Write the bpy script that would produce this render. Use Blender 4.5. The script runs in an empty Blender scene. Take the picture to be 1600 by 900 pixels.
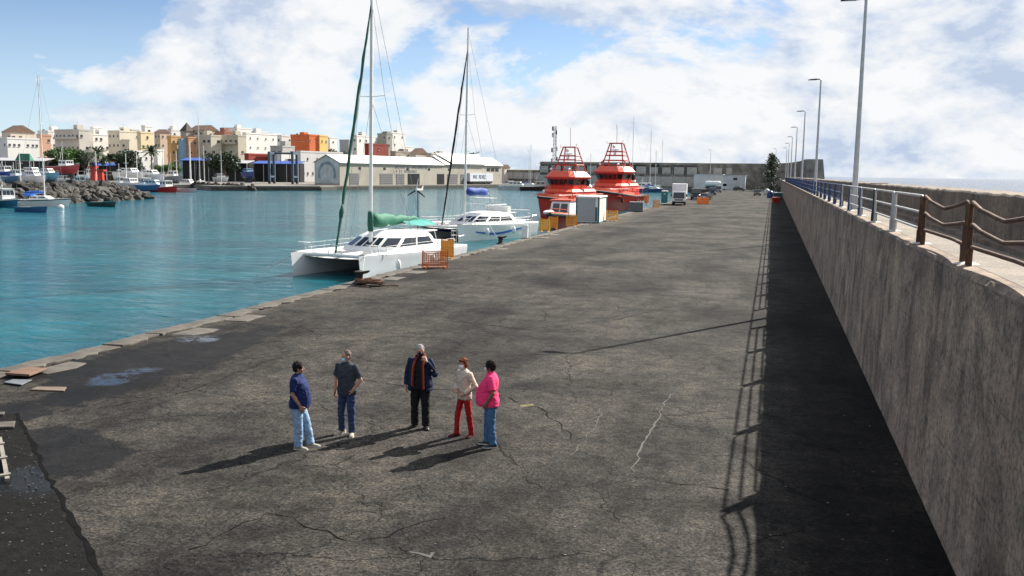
import bpy, bmesh, math, random
from mathutils import Vector, Matrix
R = math.radians
rnd = random.Random(7)
sc = bpy.context.scene
C = sc.collection

# ------------------------------------------------------------------ camera
CAM_H, FPX, ROLL = 5.4, 1430.0, R(0.78)
VP = (1208.0, 274.7)                      # where the quay's direction (+Y) meets the horizon
def _unroll(x, y):
    dx, dy = x - 800, y - 450
    return dx*math.cos(ROLL) + dy*math.sin(ROLL), -dx*math.sin(ROLL) + dy*math.cos(ROLL)
PITCH = math.atan2(-_unroll(*VP)[1], FPX)
def _ray0(x, y):
    u, v = _unroll(x, y)
    c, s = math.cos(PITCH), math.sin(PITCH)
    return Vector((u, FPX*c - v*s, -FPX*s - v*c))
_d = _ray0(*VP); YAW = math.atan2(_d.x, _d.y)
def ray(x, y):
    d = _ray0(x, y); c, s = math.cos(YAW), math.sin(YAW)
    return Vector((d.x*c - d.y*s, d.x*s + d.y*c, d.z))
def at(x, y, z=0.0):
    """ground point at height z seen at photo pixel x, y"""
    d = ray(x, y); t = (z - CAM_H)/d.z
    return Vector((d.x*t, d.y*t, z))
def atY(x, y, Y):
    d = ray(x, y); t = Y/d.y
    return Vector((d.x*t, Y, CAM_H + d.z*t))
def atX(x, y, X):
    d = ray(x, y); t = X/d.x
    return Vector((X, d.y*t, CAM_H + d.z*t))
cam = bpy.data.cameras.new('camera'); cam_ob = bpy.data.objects.new('camera', cam); C.objects.link(cam_ob)
fw = ray(800, 450).normalized(); rt = (ray(900, 450) - ray(800, 450)).normalized(); up = rt.cross(fw)
m3 = Matrix((rt, up, -fw)).transposed()
cam_ob.matrix_world = Matrix.Translation((0, 0, CAM_H)) @ m3.to_4x4()
cam.sensor_width = 36; cam.lens = FPX/1600*36; cam.clip_start = .1; cam.clip_end = 60000
sc.camera = cam_ob

# ------------------------------------------------------------------ sky, sun, exposure
SUN = Vector((0.70, 1.17, 1.0)).normalized()          # direction towards the sun
SUN_EL = math.asin(SUN.z); SUN_AZ = math.atan2(SUN.x, SUN.y)
w = bpy.data.worlds.new('World'); sc.world = w; w.use_nodes = True
nt = w.node_tree; nt.nodes.clear()
def N(nt, t, **kw):
    n = nt.nodes.new(t)
    for k, v in kw.items():
        if k == 'inp':
            for i, val in v.items(): n.inputs[i].default_value = val
        else: setattr(n, k, v)
    return n
def ramp(nt, fac, stops, interp='LINEAR'):
    n = nt.nodes.new('ShaderNodeValToRGB'); n.color_ramp.interpolation = interp
    el = n.color_ramp.elements
    while len(el) < len(stops): el.new(.5)
    for e, (p, c) in zip(el, stops):
        e.position = p
        e.color = c if len(c) == 4 else (*c, 1)
    nt.links.new(fac, n.inputs[0]); return n
def math_(nt, op, a, b=None, c=None, clamp=False):
    n = nt.nodes.new('ShaderNodeMath'); n.operation = op; n.use_clamp = clamp
    for i, x in enumerate((a, b, c)):
        if x is None: continue
        if isinstance(x, (int, float)): n.inputs[i].default_value = x
        else: nt.links.new(x, n.inputs[i])
    return n.outputs[0]
def g(v): return (v, v, v, 1)
sky = N(nt, 'ShaderNodeTexSky', sky_type='NISHITA', sun_disc=False, sun_elevation=SUN_EL, sun_rotation=SUN_AZ,
        altitude=10, air_density=0.7, dust_density=0.1, ozone_density=2.5)
bg1 = N(nt, 'ShaderNodeBackground', inp={1: 0.053}); nt.links.new(sky.outputs[0], bg1.inputs[0])
tc = N(nt, 'ShaderNodeTexCoord'); sp = N(nt, 'ShaderNodeSeparateXYZ'); nt.links.new(tc.outputs['Generated'], sp.inputs[0])
cv = N(nt, 'ShaderNodeMapping', inp={1: (3.1, 7.7, 1.3), 3: (1, 1, 1.9)}); nt.links.new(tc.outputs['Generated'], cv.inputs[0])
mp = cv
def cloud_noise(off, scale, detail=10.0, rough=.57):
    m_ = N(nt, 'ShaderNodeMapping', inp={1: off}); nt.links.new(mp.outputs[0], m_.inputs[0])
    n_ = N(nt, 'ShaderNodeTexNoise', inp={'Scale': scale, 'Detail': detail, 'Roughness': rough, 'Distortion': .18}); nt.links.new(m_.outputs[0], n_.inputs['Vector']); return n_.outputs[0]
n1 = cloud_noise((0, 0, 0), 3.1, 12.0, .60); n1u = cloud_noise((.018, .03, .042), 3.1, 12.0, .60); n2 = cloud_noise((5.3, 2.7, 4.0), 5.2, 7.0)
cov = math_(nt, 'MULTIPLY_ADD', sp.outputs[0], 0.14, 0.098)            # cloud thickens out to sea (towards +X)
cs = math_(nt, 'ADD', n1, cov)
mask = ramp(nt, cs, [(.505, g(0)), (.53, g(.6)), (.556, g(.94)), (.64, g(1))])
hz = N(nt, 'ShaderNodeMapRange', inp={1: .17, 2: .0, 3: 0.0, 4: .72}); nt.links.new(sp.outputs[2], hz.inputs[0])   # haze low over the sea
sd = math_(nt, 'ADD', math_(nt, 'MULTIPLY', math_(nt, 'SUBTRACT', n1, n1u), 4.2), math_(nt, 'MULTIPLY_ADD', n2, 1.0, .06), clamp=True)
shade = ramp(nt, sd, [(.25, (.215, .255, .325)), (.42, (.285, .313, .36)), (.56, (.335, .352, .375)), (.75, (.385, .39, .395))])
bg2 = N(nt, 'ShaderNodeBackground', inp={1: 1.0}); nt.links.new(shade.outputs[0], bg2.inputs[0])
bg3 = N(nt, 'ShaderNodeBackground', inp={0: (.285, .345, .395, 1), 1: 1.0}); mh = N(nt, 'ShaderNodeMixShader'); nt.links.new(hz.outputs[0], mh.inputs[0]); nt.links.new(bg1.outputs[0], mh.inputs[1]); nt.links.new(bg3.outputs[0], mh.inputs[2])
mx = N(nt, 'ShaderNodeMixShader'); nt.links.new(mask.outputs[0], mx.inputs[0]); nt.links.new(mh.outputs[0], mx.inputs[1]); nt.links.new(bg2.outputs[0], mx.inputs[2])
wo = N(nt, 'ShaderNodeOutputWorld'); nt.links.new(mx.outputs[0], wo.inputs[0])
sl = bpy.data.lights.new('sun', 'SUN'); sl.energy = 5.0; sl.angle = R(.5); sl.color = (1, .94, .85)
so = bpy.data.objects.new('sun', sl); C.objects.link(so); so.rotation_euler = (-SUN).to_track_quat('-Z', 'Y').to_euler()
so.location = (30, 50, 60)
vs = sc.view_settings; vs.view_transform = 'Standard'; vs.look = 'None'; vs.gamma = 1; vs.use_curve_mapping = False
vs.exposure = 1.3
sc.cycles.use_denoising = True
sc.cycles.max_bounces = 6; sc.cycles.diffuse_bounces = 3; sc.cycles.transparent_max_bounces = 8

# ------------------------------------------------------------------ materials
MATS = {}
def mat(name, col, rough=.6, var=.18, scale=2.0, bump=0.0, metal=0.0, spec=.5, dirt=None, dirt_amt=.5, stretch=None, build=None, coord='Object'):
    """procedural material: two-scale noise varies the base colour; optional dirt colour in blotches"""
    if name in MATS: return MATS[name]
    m = bpy.data.materials.new(name); m.use_nodes = True; nt = m.node_tree; b = nt.nodes['Principled BSDF']
    b.inputs['Roughness'].default_value = rough; b.inputs['Metallic'].default_value = metal
    b.inputs['Specular IOR Level'].default_value = spec
    tc = N(nt, 'ShaderNodeTexCoord'); src = tc.outputs[coord]
    if stretch:
        mp = N(nt, 'ShaderNodeMapping', inp={3: stretch}); nt.links.new(src, mp.inputs[0]); src = mp.outputs[0]
    a = N(nt, 'ShaderNodeTexNoise', inp={'Scale': scale, 'Detail': 6.0, 'Roughness': .6}); nt.links.new(src, a.inputs['Vector'])
    lo = tuple(c*(1-var) for c in col); hi = tuple(min(1, c*(1+var)) for c in col)
    r = ramp(nt, a.outputs[0], [(.3, lo), (.7, hi)])
    out = r.outputs[0]
    if dirt:
        dn = N(nt, 'ShaderNodeTexNoise', inp={'Scale': scale*.45, 'Detail': 9.0, 'Roughness': .68, 'Distortion': .4}); nt.links.new(src, dn.inputs['Vector'])
        dr = ramp(nt, dn.outputs[0], [(.48, g(0)), (.68, g(dirt_amt))])
        mx = N(nt, 'ShaderNodeMix', data_type='RGBA'); nt.links.new(dr.outputs[0], mx.inputs[0]); nt.links.new(out, mx.inputs[6]); mx.inputs[7].default_value = (*dirt, 1)
        out = mx.outputs[2]
    nt.links.new(out, b.inputs['Base Color'])
    if bump:
        bn = N(nt, 'ShaderNodeBump', inp={0: min(1, bump), 1: .02}); nt.links.new(a.outputs[0], bn.inputs['Height']); nt.links.new(bn.outputs[0], b.inputs['Normal'])
    if build: build(nt, b, out, src)
    MATS[name] = m; return m

# ------------------------------------------------------------------ mesh builder
class MB:
    def __init__(s): s.v = []; s.f = []; s.m = []
    def add(s, vs, fs, m=0):
        o = len(s.v); s.v += [tuple(v) for v in vs]
        for f in fs: s.f.append([o+i for i in f]); s.m.append(m)
        return s
    def box(s, c, d, m=0, rz=0, top=(1, 1), rx=0, ry=0):
        x, y, z = d[0]/2, d[1]/2, d[2]/2; tx, ty = top
        vs = [Vector(p) for p in ((-x,-y,-z),(x,-y,-z),(x,y,-z),(-x,y,-z),(-x*tx,-y*ty,z),(x*tx,-y*ty,z),(x*tx,y*ty,z),(-x*tx,y*ty,z))]
        M_ = Matrix.Translation(c) @ Matrix.Rotation(rz, 4, 'Z') @ Matrix.Rotation(ry, 4, 'Y') @ Matrix.Rotation(rx, 4, 'X')
        return s.add([M_ @ v for v in vs], [(3,2,1,0),(4,5,6,7),(0,1,5,4),(1,2,6,5),(2,3,7,6),(3,0,4,7)], m)
    def b2(s, lo, hi, m=0):
        return s.box([(a+b)/2 for a, b in zip(lo, hi)], [abs(b-a) for a, b in zip(lo, hi)], m)
    def bar(s, a, b, w, h=None, m=0):
        a, b = Vector(a), Vector(b); h = h or w; d = (b-a).normalized()
        u = d.cross(Vector((0,0,1)));
        if u.length < 1e-3: u = Vector((1,0,0))
        u.normalize(); n = u.cross(d)
        q = [u*w/2+n*h/2, -u*w/2+n*h/2, -u*w/2-n*h/2, u*w/2-n*h/2]
        return s.add([a+p for p in q]+[b+p for p in q], [(0,1,2,3),(7,6,5,4),(0,4,5,1),(1,5,6,2),(2,6,7,3),(3,7,4,0)], m)
    def tube(s, pts, r, n=6, m=0, cap=True):
        pts = [Vector(p) for p in pts]; rs = r if isinstance(r, (list, tuple)) else [r]*len(pts)
        rings = []; ref = None
        for i, p in enumerate(pts):
            d = (pts[min(i+1, len(pts)-1)] - pts[max(i-1, 0)]).normalized()
            if ref is None or abs(ref.dot(d)) > .95: ref = Vector((0,0,1)) if abs(d.z) < .9 else Vector((1,0,0))
            u = d.cross(ref).normalized(); q = u.cross(d).normalized(); ref = q
            rings.append([p + (u*math.cos(2*math.pi*k/n) + q*math.sin(2*math.pi*k/n))*rs[i] for k in range(n)])
        return s.loft(rings, m, cap)
    def loft(s, rings, m=0, cap=True, closed=True):
        n = len(rings[0]); fs = []
        for i in range(len(rings)-1):
            for k in range(n if closed else n-1):
                a, b = i*n+k, i*n+(k+1) % n
                fs.append((a, b, b+n, a+n))
        if cap and closed:
            fs.append(tuple(range(n-1, -1, -1))); fs.append(tuple((len(rings)-1)*n+k for k in range(n)))
        return s.add([p for r_ in rings for p in r_], fs, m)
    def lathe(s, prof, n=10, o=(0,0,0), m=0):
        return s.loft([[(o[0]+r_*math.cos(2*math.pi*k/n), o[1]+r_*math.sin(2*math.pi*k/n), o[2]+z) for k in range(n)] for r_, z in prof], m)
    def ell(s, c, r, n=8, k=5, m=0, rot=None):
        rings = []
        for i in range(k+1):
            a = math.pi*i/k; rr = max(math.sin(a), .02)
            ring = [Vector((r[0]*rr*math.cos(2*math.pi*j/n), r[1]*rr*math.sin(2*math.pi*j/n), -r[2]*math.cos(a))) for j in range(n)]
            if rot: ring = [rot @ p for p in ring]
            rings.append([Vector(c)+p for p in ring])
        return s.loft(rings, m)
    def prism(s, poly, lo, hi, axis='z', m=0):
        """polygon (2-D) extruded along an axis; 2-D order: x->(y,z), y->(x,z), z->(x,y)"""
        def P(p, t): return {'z': (p[0], p[1], t), 'y': (p[0], t, p[1]), 'x': (t, p[0], p[1])}[axis]
        n = len(poly)
        return s.add([P(p, lo) for p in poly]+[P(p, hi) for p in poly], [tuple(range(n-1,-1,-1)), tuple(range(n, 2*n))]+[(i, (i+1) % n, n+(i+1) % n, n+i) for i in range(n)], m)
    def mesh(s, name, mats, smooth=False):
        me = bpy.data.meshes.new(name); me.from_pydata(s.v, [], s.f)
        for m_ in (mats if isinstance(mats, (list, tuple)) else [mats]): me.materials.append(m_)
        me.polygons.foreach_set('material_index', s.m)
        bm = bmesh.new(); bm.from_mesh(me); bmesh.ops.recalc_face_normals(bm, faces=bm.faces); bm.to_mesh(me); bm.free()
        if smooth:
            me.polygons.foreach_set('use_smooth', [True]*len(me.polygons))
            if smooth != 'all': me.set_sharp_from_angle(angle=R(smooth if smooth is not True else 40))
        me.update(); return me
    def build(s, name, mats, parent=None, smooth=False, loc=(0,0,0), rz=0):
        return link(name, s.mesh(name, mats, smooth), parent, loc, rz)
def link(name, me, parent=None, loc=(0,0,0), rz=0):
    o = bpy.data.objects.new(name, me); C.objects.link(o); o.location = loc; o.rotation_euler = (0,0,rz)
    if parent: o.parent = parent
    return o
def tag(o, label=None, cat=None, group=None, kind=None):
    for k, v in (('label', label), ('category', cat), ('group', group), ('kind', kind)):
        if v: o[k] = v
    return o
def thing(name, label, cat, loc=(0,0,0), rz=0, group=None):
    o = bpy.data.objects.new(name, None); C.objects.link(o); o.location = loc; o.rotation_euler = (0,0,rz); o.empty_display_size = .3
    return tag(o, label, cat, group)
def dup(o, parent=None, loc=None, rz=None, label=None, scale=None):
    c = o.copy(); C.objects.link(c); c.parent = parent
    if loc is not None: c.location = loc
    if rz is not None: c.rotation_euler = (0,0,rz)
    if scale is not None: c.scale = (scale,)*3 if not isinstance(scale, tuple) else scale
    if label: c['label'] = label
    for ch in o.children: dup(ch, c)
    return c
def bevelled(me, w=.02, seg=1):
    bm = bmesh.new(); bm.from_mesh(me)
    bmesh.ops.bevel(bm, geom=list(bm.edges), offset=w, segments=seg, affect='EDGES', clamp_overlap=True)
    bm.to_mesh(me); bm.free(); return me
ORD = ['first','second','third','fourth','fifth','sixth','seventh','eighth','ninth','tenth','eleventh','twelfth','thirteenth','fourteenth','fifteenth','sixteenth','seventeenth','eighteenth','nineteenth','twentieth']
def ordinal(i):
    if i < 20: return ORD[i]
    t, u = divmod(i+1, 10); tens = {2:'twenty',3:'thirty',4:'forty',5:'fifty',6:'sixty'}[t]
    return (tens[:-1]+'ieth') if u == 0 else tens+'-'+ORD[u-1]
# ================================================================== SETTING
WATER = -1.15
# ---- water: one sheet out to the horizon
def wbuild(nt, b, out, src):
    geo = N(nt, 'ShaderNodeNewGeometry')
    mpa = N(nt, 'ShaderNodeMapping', inp={2: (0, 0, R(20)), 3: (.55, 1.0, 1)}); nt.links.new(geo.outputs['Position'], mpa.inputs[0])
    a = N(nt, 'ShaderNodeTexNoise', inp={'Scale': .95, 'Detail': 6.0, 'Roughness': .62, 'Distortion': .4}); nt.links.new(mpa.outputs[0], a.inputs['Vector'])
    c = N(nt, 'ShaderNodeTexNoise', inp={'Scale': .16, 'Detail': 3.0, 'Roughness': .5}); nt.links.new(mpa.outputs[0], c.inputs['Vector'])
    h = math_(nt, 'ADD', a.outputs[0], math_(nt, 'MULTIPLY', c.outputs[0], 2.0))
    bn = N(nt, 'ShaderNodeBump', inp={0: .85, 1: .34}); nt.links.new(h, bn.inputs['Height']); nt.links.new(bn.outputs[0], b.inputs['Normal'])
    sx = N(nt, 'ShaderNodeSeparateXYZ'); nt.links.new(geo.outputs['Position'], sx.inputs[0])
    dr = N(nt, 'ShaderNodeMapRange', inp={1: 6.0, 2: 30.0, 3: 0.0, 4: 1.0}); nt.links.new(sx.outputs[0], dr.inputs[0])
    wv = ramp(nt, c.outputs[0], [(.40, (.7, .8, .85)), (.62, (1.3, 1.2, 1.15))])
    mm = N(nt, 'ShaderNodeMix', data_type='RGBA', blend_type='MULTIPLY', inp={0: 1.0}); nt.links.new(out, mm.inputs[6]); nt.links.new(wv.outputs[0], mm.inputs[7])
    m_ = N(nt, 'ShaderNodeMix', data_type='RGBA'); nt.links.new(dr.outputs[0], m_.inputs[0]); nt.links.new(mm.outputs[2], m_.inputs[6]); m_.inputs[7].default_value = (.004, .030, .085, 1); nt.links.new(m_.outputs[2], b.inputs['Base Color'])
    b.inputs['IOR'].default_value = 1.333
mw = mat('sea_water', (.003, .092, .116), rough=.08, var=.22, scale=.05, build=wbuild)
mb = MB(); S = 30000
mb.add([(-S,-S,WATER),(S,-S,WATER),(S,S,WATER),(-S,S,WATER)], [(0,1,2,3)])
tag(mb.build('water', mw), kind='structure')

# ---- quay: asphalt sheet on a concrete block
EDGE, WALLX, QEND = -19.45, 2.66, 352.0
def blob(nt, sx, sy, c, r, rot=0.0, warp=None, soft=.35):
    """soft-edged elliptical stain mask at c (metres), radii r, rotated, edge broken by warp noise"""
    ca, sa = math.cos(rot), math.sin(rot)
    dx = math_(nt, 'SUBTRACT', sx, c[0]); dy = math_(nt, 'SUBTRACT', sy, c[1])
    u = math_(nt, 'ADD', math_(nt, 'MULTIPLY', dx, ca/r[0]), math_(nt, 'MULTIPLY', dy, sa/r[0]))
    v = math_(nt, 'ADD', math_(nt, 'MULTIPLY', dx, -sa/r[1]), math_(nt, 'MULTIPLY', dy, ca/r[1]))
    d = math_(nt, 'SQRT', math_(nt, 'ADD', math_(nt, 'MULTIPLY', u, u), math_(nt, 'MULTIPLY', v, v)))
    if warp is not None: d = math_(nt, 'ADD', d, warp)
    mr = N(nt, 'ShaderNodeMapRange', inp={1: 1.0+soft/2, 2: 1.0-soft/2, 3: 0.0, 4: 1.0}); nt.links.new(d, mr.inputs[0])
    return mr.outputs[0]
def seg_stain(px):   # photo pixels of a stain's two ends -> centre, half length, angle on the ground
    a, b = at(*px[0]), at(*px[1]); c = (a+b)/2; d = b-a
    return (c.x, c.y), d.length/2, math.atan2(d.y, d.x)
def asphalt(nt, b, out, src):
    L = nt.links.new
    geo = N(nt, 'ShaderNodeNewGeometry'); P = geo.outputs['Position']
    sp = N(nt, 'ShaderNodeSeparateXYZ'); L(P, sp.inputs[0]); X, Y = sp.outputs[0], sp.outputs[1]
    def noise(scale, detail=5, rough=.6, dist=0.0, st=None):
        s = P
        if st: mp = N(nt, 'ShaderNodeMapping', inp={3: st}); L(P, mp.inputs[0]); s = mp.outputs[0]
        n = N(nt, 'ShaderNodeTexNoise', inp={'Scale': scale, 'Detail': float(detail), 'Roughness': rough, 'Distortion': dist}); L(s, n.inputs['Vector']); return n.outputs[0]
    big = noise(.16, 7, .62, .6); streak = noise(.35, 6, .6, .3, (1.0, .35, 1)); mid = noise(1.3, 6, .65); blotch = noise(5.5, 5, .7, .3); fine = noise(19, 3, .8); grit = noise(75, 2, .8)
    base = ramp(nt, big, [(.36, (.0150, .0144, .0137)), (.45, (.0260, .0246, .0228)), (.53, (.0355, .0331, .0300)), (.64, (.048, .0442, .0395))]).outputs[0]
    def mul(c, fac_socket, stops):
        r = ramp(nt, fac_socket, stops); m_ = N(nt, 'ShaderNodeMix', data_type='RGBA', blend_type='MULTIPLY', inp={0: 1.0}); L(c, m_.inputs[6]); L(r.outputs[0], m_.inputs[7]); return m_.outputs[2]
    col = mul(base, streak, [(.37, g(.55)), (.48, g(1)), (.63, (1.28, 1.25, 1.2))])
    col = mul(col, mid, [(.36, g(.62)), (.5, g(1.0)), (.65, (1.3, 1.27, 1.22))])
    col = mul(col, blotch, [(.37, g(.62)), (.5, g(1)), (.64, (1.4, 1.37, 1.32))])
    col = mul(col, fine, [(.36, g(.30)), (.5, g(1)), (.64, g(1.9))])
    col = mul(col, grit, [(.3, g(.6)), (.5, g(1)), (.72, g(1.7))])
    # cracks: ragged cell borders at two sizes, broken up so that they come and go
    def crack(scale, width, seed, gate):
        dn = N(nt, 'ShaderNodeTexNoise', inp={'Scale': .8, 'Detail': 5.0, 'Roughness': .65}); L(P, dn.inputs['Vector'])
        ad = N(nt, 'ShaderNodeVectorMath', operation='MULTIPLY_ADD', inp={1: (1.3, 1.3, 0), 2: (seed, seed*.7, 0)}); L(dn.outputs[1], ad.inputs[0])
        ad2 = N(nt, 'ShaderNodeVectorMath', operation='ADD'); L(ad.outputs[0], ad2.inputs[0]); L(P, ad2.inputs[1])
        v = N(nt, 'ShaderNodeTexVoronoi', feature='DISTANCE_TO_EDGE', voronoi_dimensions='2D', inp={'Scale': scale}); L(ad2.outputs[0], v.inputs['Vector'])
        lw = ramp(nt, v.outputs['Distance'], [(0, g(1)), (width*scale, g(0))])
        gt = ramp(nt, noise(gate, 3, .5), [(.42, g(0)), (.52, g(1))])
        return math_(nt, 'MULTIPLY', lw.outputs[0], gt.outputs[0])
    ck = math_(nt, 'MAXIMUM', crack(.20, .042, 3.0, .23), math_(nt, 'MULTIPLY', crack(.5, .022, 9.0, .35), .9))
    m_ = N(nt, 'ShaderNodeMix', data_type='RGBA'); L(math_(nt, 'MULTIPLY', ck, .85), m_.inputs[0]); L(col, m_.inputs[6]); m_.inputs[7].default_value = (.005, .0045, .004, 1); col = m_.outputs[2]
    # pale filler and scuffs: thin light marks
    pale = ramp(nt, noise(.9, 8, .72, 1.2, (1, .5, 1)), [(.655, g(0)), (.70, g(1))]).outputs[0]
    m_ = N(nt, 'ShaderNodeMix', data_type='RGBA'); L(math_(nt, 'MULTIPLY', pale, .55), m_.inputs[0]); L(col, m_.inputs[6]); m_.inputs[7].default_value = (.11, .10, .088, 1); col = m_.outputs[2]
    bx = N(nt, 'ShaderNodeMapRange', inp={1: -15.6, 2: -17.4, 3: 0.0, 4: 1.0}); L(math_(nt, 'ADD', X, math_(nt, 'MULTIPLY_ADD', noise(.7, 6, .65), 2.2, -1.1)), bx.inputs[0])
    by = N(nt, 'ShaderNodeMapRange', inp={1: 42.0, 2: 75.0, 3: 0.0, 4: 1.0}); L(Y, by.inputs[0])
    m_ = N(nt, 'ShaderNodeMix', data_type='RGBA'); L(math_(nt, 'MULTIPLY', math_(nt, 'MULTIPLY', bx.outputs[0], by.outputs[0]), .55), m_.inputs[0]); L(col, m_.inputs[6]); m_.inputs[7].default_value = (.085, .077, .066, 1); col = m_.outputs[2]
    # oil-stained strip by the wall, its colour darkened further to deepen the wall's shadow
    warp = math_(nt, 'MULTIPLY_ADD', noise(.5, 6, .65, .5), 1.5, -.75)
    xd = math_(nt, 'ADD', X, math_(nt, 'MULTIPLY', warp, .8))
    oil_shade = ramp(nt, math_(nt, 'MULTIPLY_ADD', xd, .25, .35), [(.28, g(0)), (.62, g(1))]).outputs[0]
    m_ = N(nt, 'ShaderNodeMix', data_type='RGBA', blend_type='MULTIPLY'); L(math_(nt, 'MULTIPLY', oil_shade, .85), m_.inputs[0]); L(col, m_.inputs[6]); m_.inputs[7].default_value = (.30, .29, .28, 1); col = m_.outputs[2]
    # wet patches with standing water
    wets = []
    for px, wd in ((((60, 640), (420, 512)), 1.15), (((95, 615), (330, 530)), 1.9), (((40, 668), (175, 722)), .85), (((30, 690), (150, 745)), .75), (((-60, 640), (60, 655)), 1.0)):
        c, hl, rot = seg_stain(px); wets.append(blob(nt, X, Y, c, (hl, wd), rot, math_(nt, 'MULTIPLY_ADD', noise(2.6, 7, .7, .4), .8, math_(nt, 'MULTIPLY_ADD', warp, .9, -.40)), .16))
    wet = wets[0]
    for k in wets[1:]: wet = math_(nt, 'MAXIMUM', wet, k)
    puds = []
    for px, wd in ((((150, 600), (243, 574)), .62), (((280, 532), (340, 527)), .55)):
        c, hl, rot = seg_stain(px); puds.append(blob(nt, X, Y, c, (hl, wd), rot, math_(nt, 'MULTIPLY', warp, 1.0), .3))
    pud = math_(nt, 'MAXIMUM', puds[0], puds[1])
    pud = math_(nt, 'MULTIPLY', pud, ramp(nt, noise(1.7, 7, .72, .6), [(.44, g(0)), (.53, g(1))]).outputs[0])
    m_ = N(nt, 'ShaderNodeMix', data_type='RGBA', blend_type='MULTIPLY'); L(wet, m_.inputs[0]); L(col, m_.inputs[6]); m_.inputs[7].default_value = (.27, .27, .28, 1); col = m_.outputs[2]
    L(col, b.inputs['Base Color'])
    ro = math_(nt, 'SUBTRACT', .88, math_(nt, 'MULTIPLY', wet, .22)); ro = math_(nt, 'SUBTRACT', ro, math_(nt, 'MULTIPLY', pud, .46), clamp=True)
    L(math_(nt, 'MAXIMUM', ro, .06), b.inputs['Roughness'])
    b.inputs['Specular IOR Level'].default_value = .12
    L(math_(nt, 'MULTIPLY_ADD', pud, .5, math_(nt, 'MULTIPLY_ADD', wet, .05, .08)), b.inputs['Specular IOR Level'])
    hh = math_(nt, 'ADD', math_(nt, 'MULTIPLY', fine, .6), math_(nt, 'MULTIPLY', grit, .4)); hh = math_(nt, 'ADD', hh, math_(nt, 'MULTIPLY', mid, 1.2)); hh = math_(nt, 'SUBTRACT', hh, math_(nt, 'MULTIPLY', ck, 1.5))
    bs = math_(nt, 'SUBTRACT', .8, math_(nt, 'MULTIPLY', pud, .79))
    bn = N(nt, 'ShaderNodeBump', inp={1: .012}); L(bs, bn.inputs[0]); L(hh, bn.inputs['Height']); L(bn.outputs[0], b.inputs['Normal'])
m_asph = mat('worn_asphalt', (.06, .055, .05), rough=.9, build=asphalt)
m_conc = mat('quay_concrete', (.085, .075, .062), rough=.9, var=.4, scale=1.6, bump=.5, dirt=(.03, .027, .023), dirt_amt=.85)
mb = MB()
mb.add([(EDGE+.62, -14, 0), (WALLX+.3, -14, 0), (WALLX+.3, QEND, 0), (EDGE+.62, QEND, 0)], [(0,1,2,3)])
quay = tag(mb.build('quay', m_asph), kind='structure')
mb = MB().b2((EDGE+.02, -14, -6), (WALLX+.3, QEND, -.012))
mb.build('quay_block', m_conc, quay)
# coping stones along the edge, uneven and chipped
r_ = random.Random(3); protos = []
m_cope = mat('coping_concrete', (.078, .068, .056), rough=.9, var=.5, scale=2.2, bump=.6, dirt=(.035, .03, .025), dirt_amt=.9)
for k in range(6):
    n = 7; top = []; bot = []
    for i in range(n+1):
        y = -.98 + 1.96*i/n
        top.append((r_.uniform(-.03, .05) - (.12 if r_.random() < .16 else 0), y)); bot.append((r_.uniform(.58, .85), y))
    poly = [(a, y) for a, y in top] + [(a, y) for a, y in reversed(bot)]
    me = MB().prism(poly, -.45, 0.0).mesh('coping_stone', m_cope); protos.append(bevelled(me, .02))
y = -8.0
while y < 300:
    o = link('coping_stone', protos[r_.randrange(6)], quay, (EDGE + r_.uniform(-.02, .02), y, .035 + r_.uniform(-.012, .03)), 0)
    o.rotation_euler = (r_.uniform(-.008, .008), r_.uniform(-.02, .015), r_.uniform(-.006, .006))
    y += 2.0
# second, lower course of quay-edge slabs just inside the coping: broken concrete strip
protos = []
for k in range(5):
    poly = [(r_.uniform(-.05, .03), -.72), (r_.uniform(.5, .9), -.70+r_.uniform(-.05, .1)), (r_.uniform(.6, 1.0), r_.uniform(-.2, .2)), (r_.uniform(.45, .9), .7), (r_.uniform(-.04, .04), .72)]
    protos.append(bevelled(MB().prism(poly, -.1, 0).mesh('edge_slab', m_conc), .012))
y = 14.0
while y < 130:
    if r_.random() < .25:
        o = link('edge_slab', protos[r_.randrange(5)], quay, (EDGE+.84, y, .012 + r_.uniform(-.004, .016))); o.rotation_euler = (0, r_.uniform(-.012, .012), r_.uniform(-.05, .05))
    y += 1.5

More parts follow.
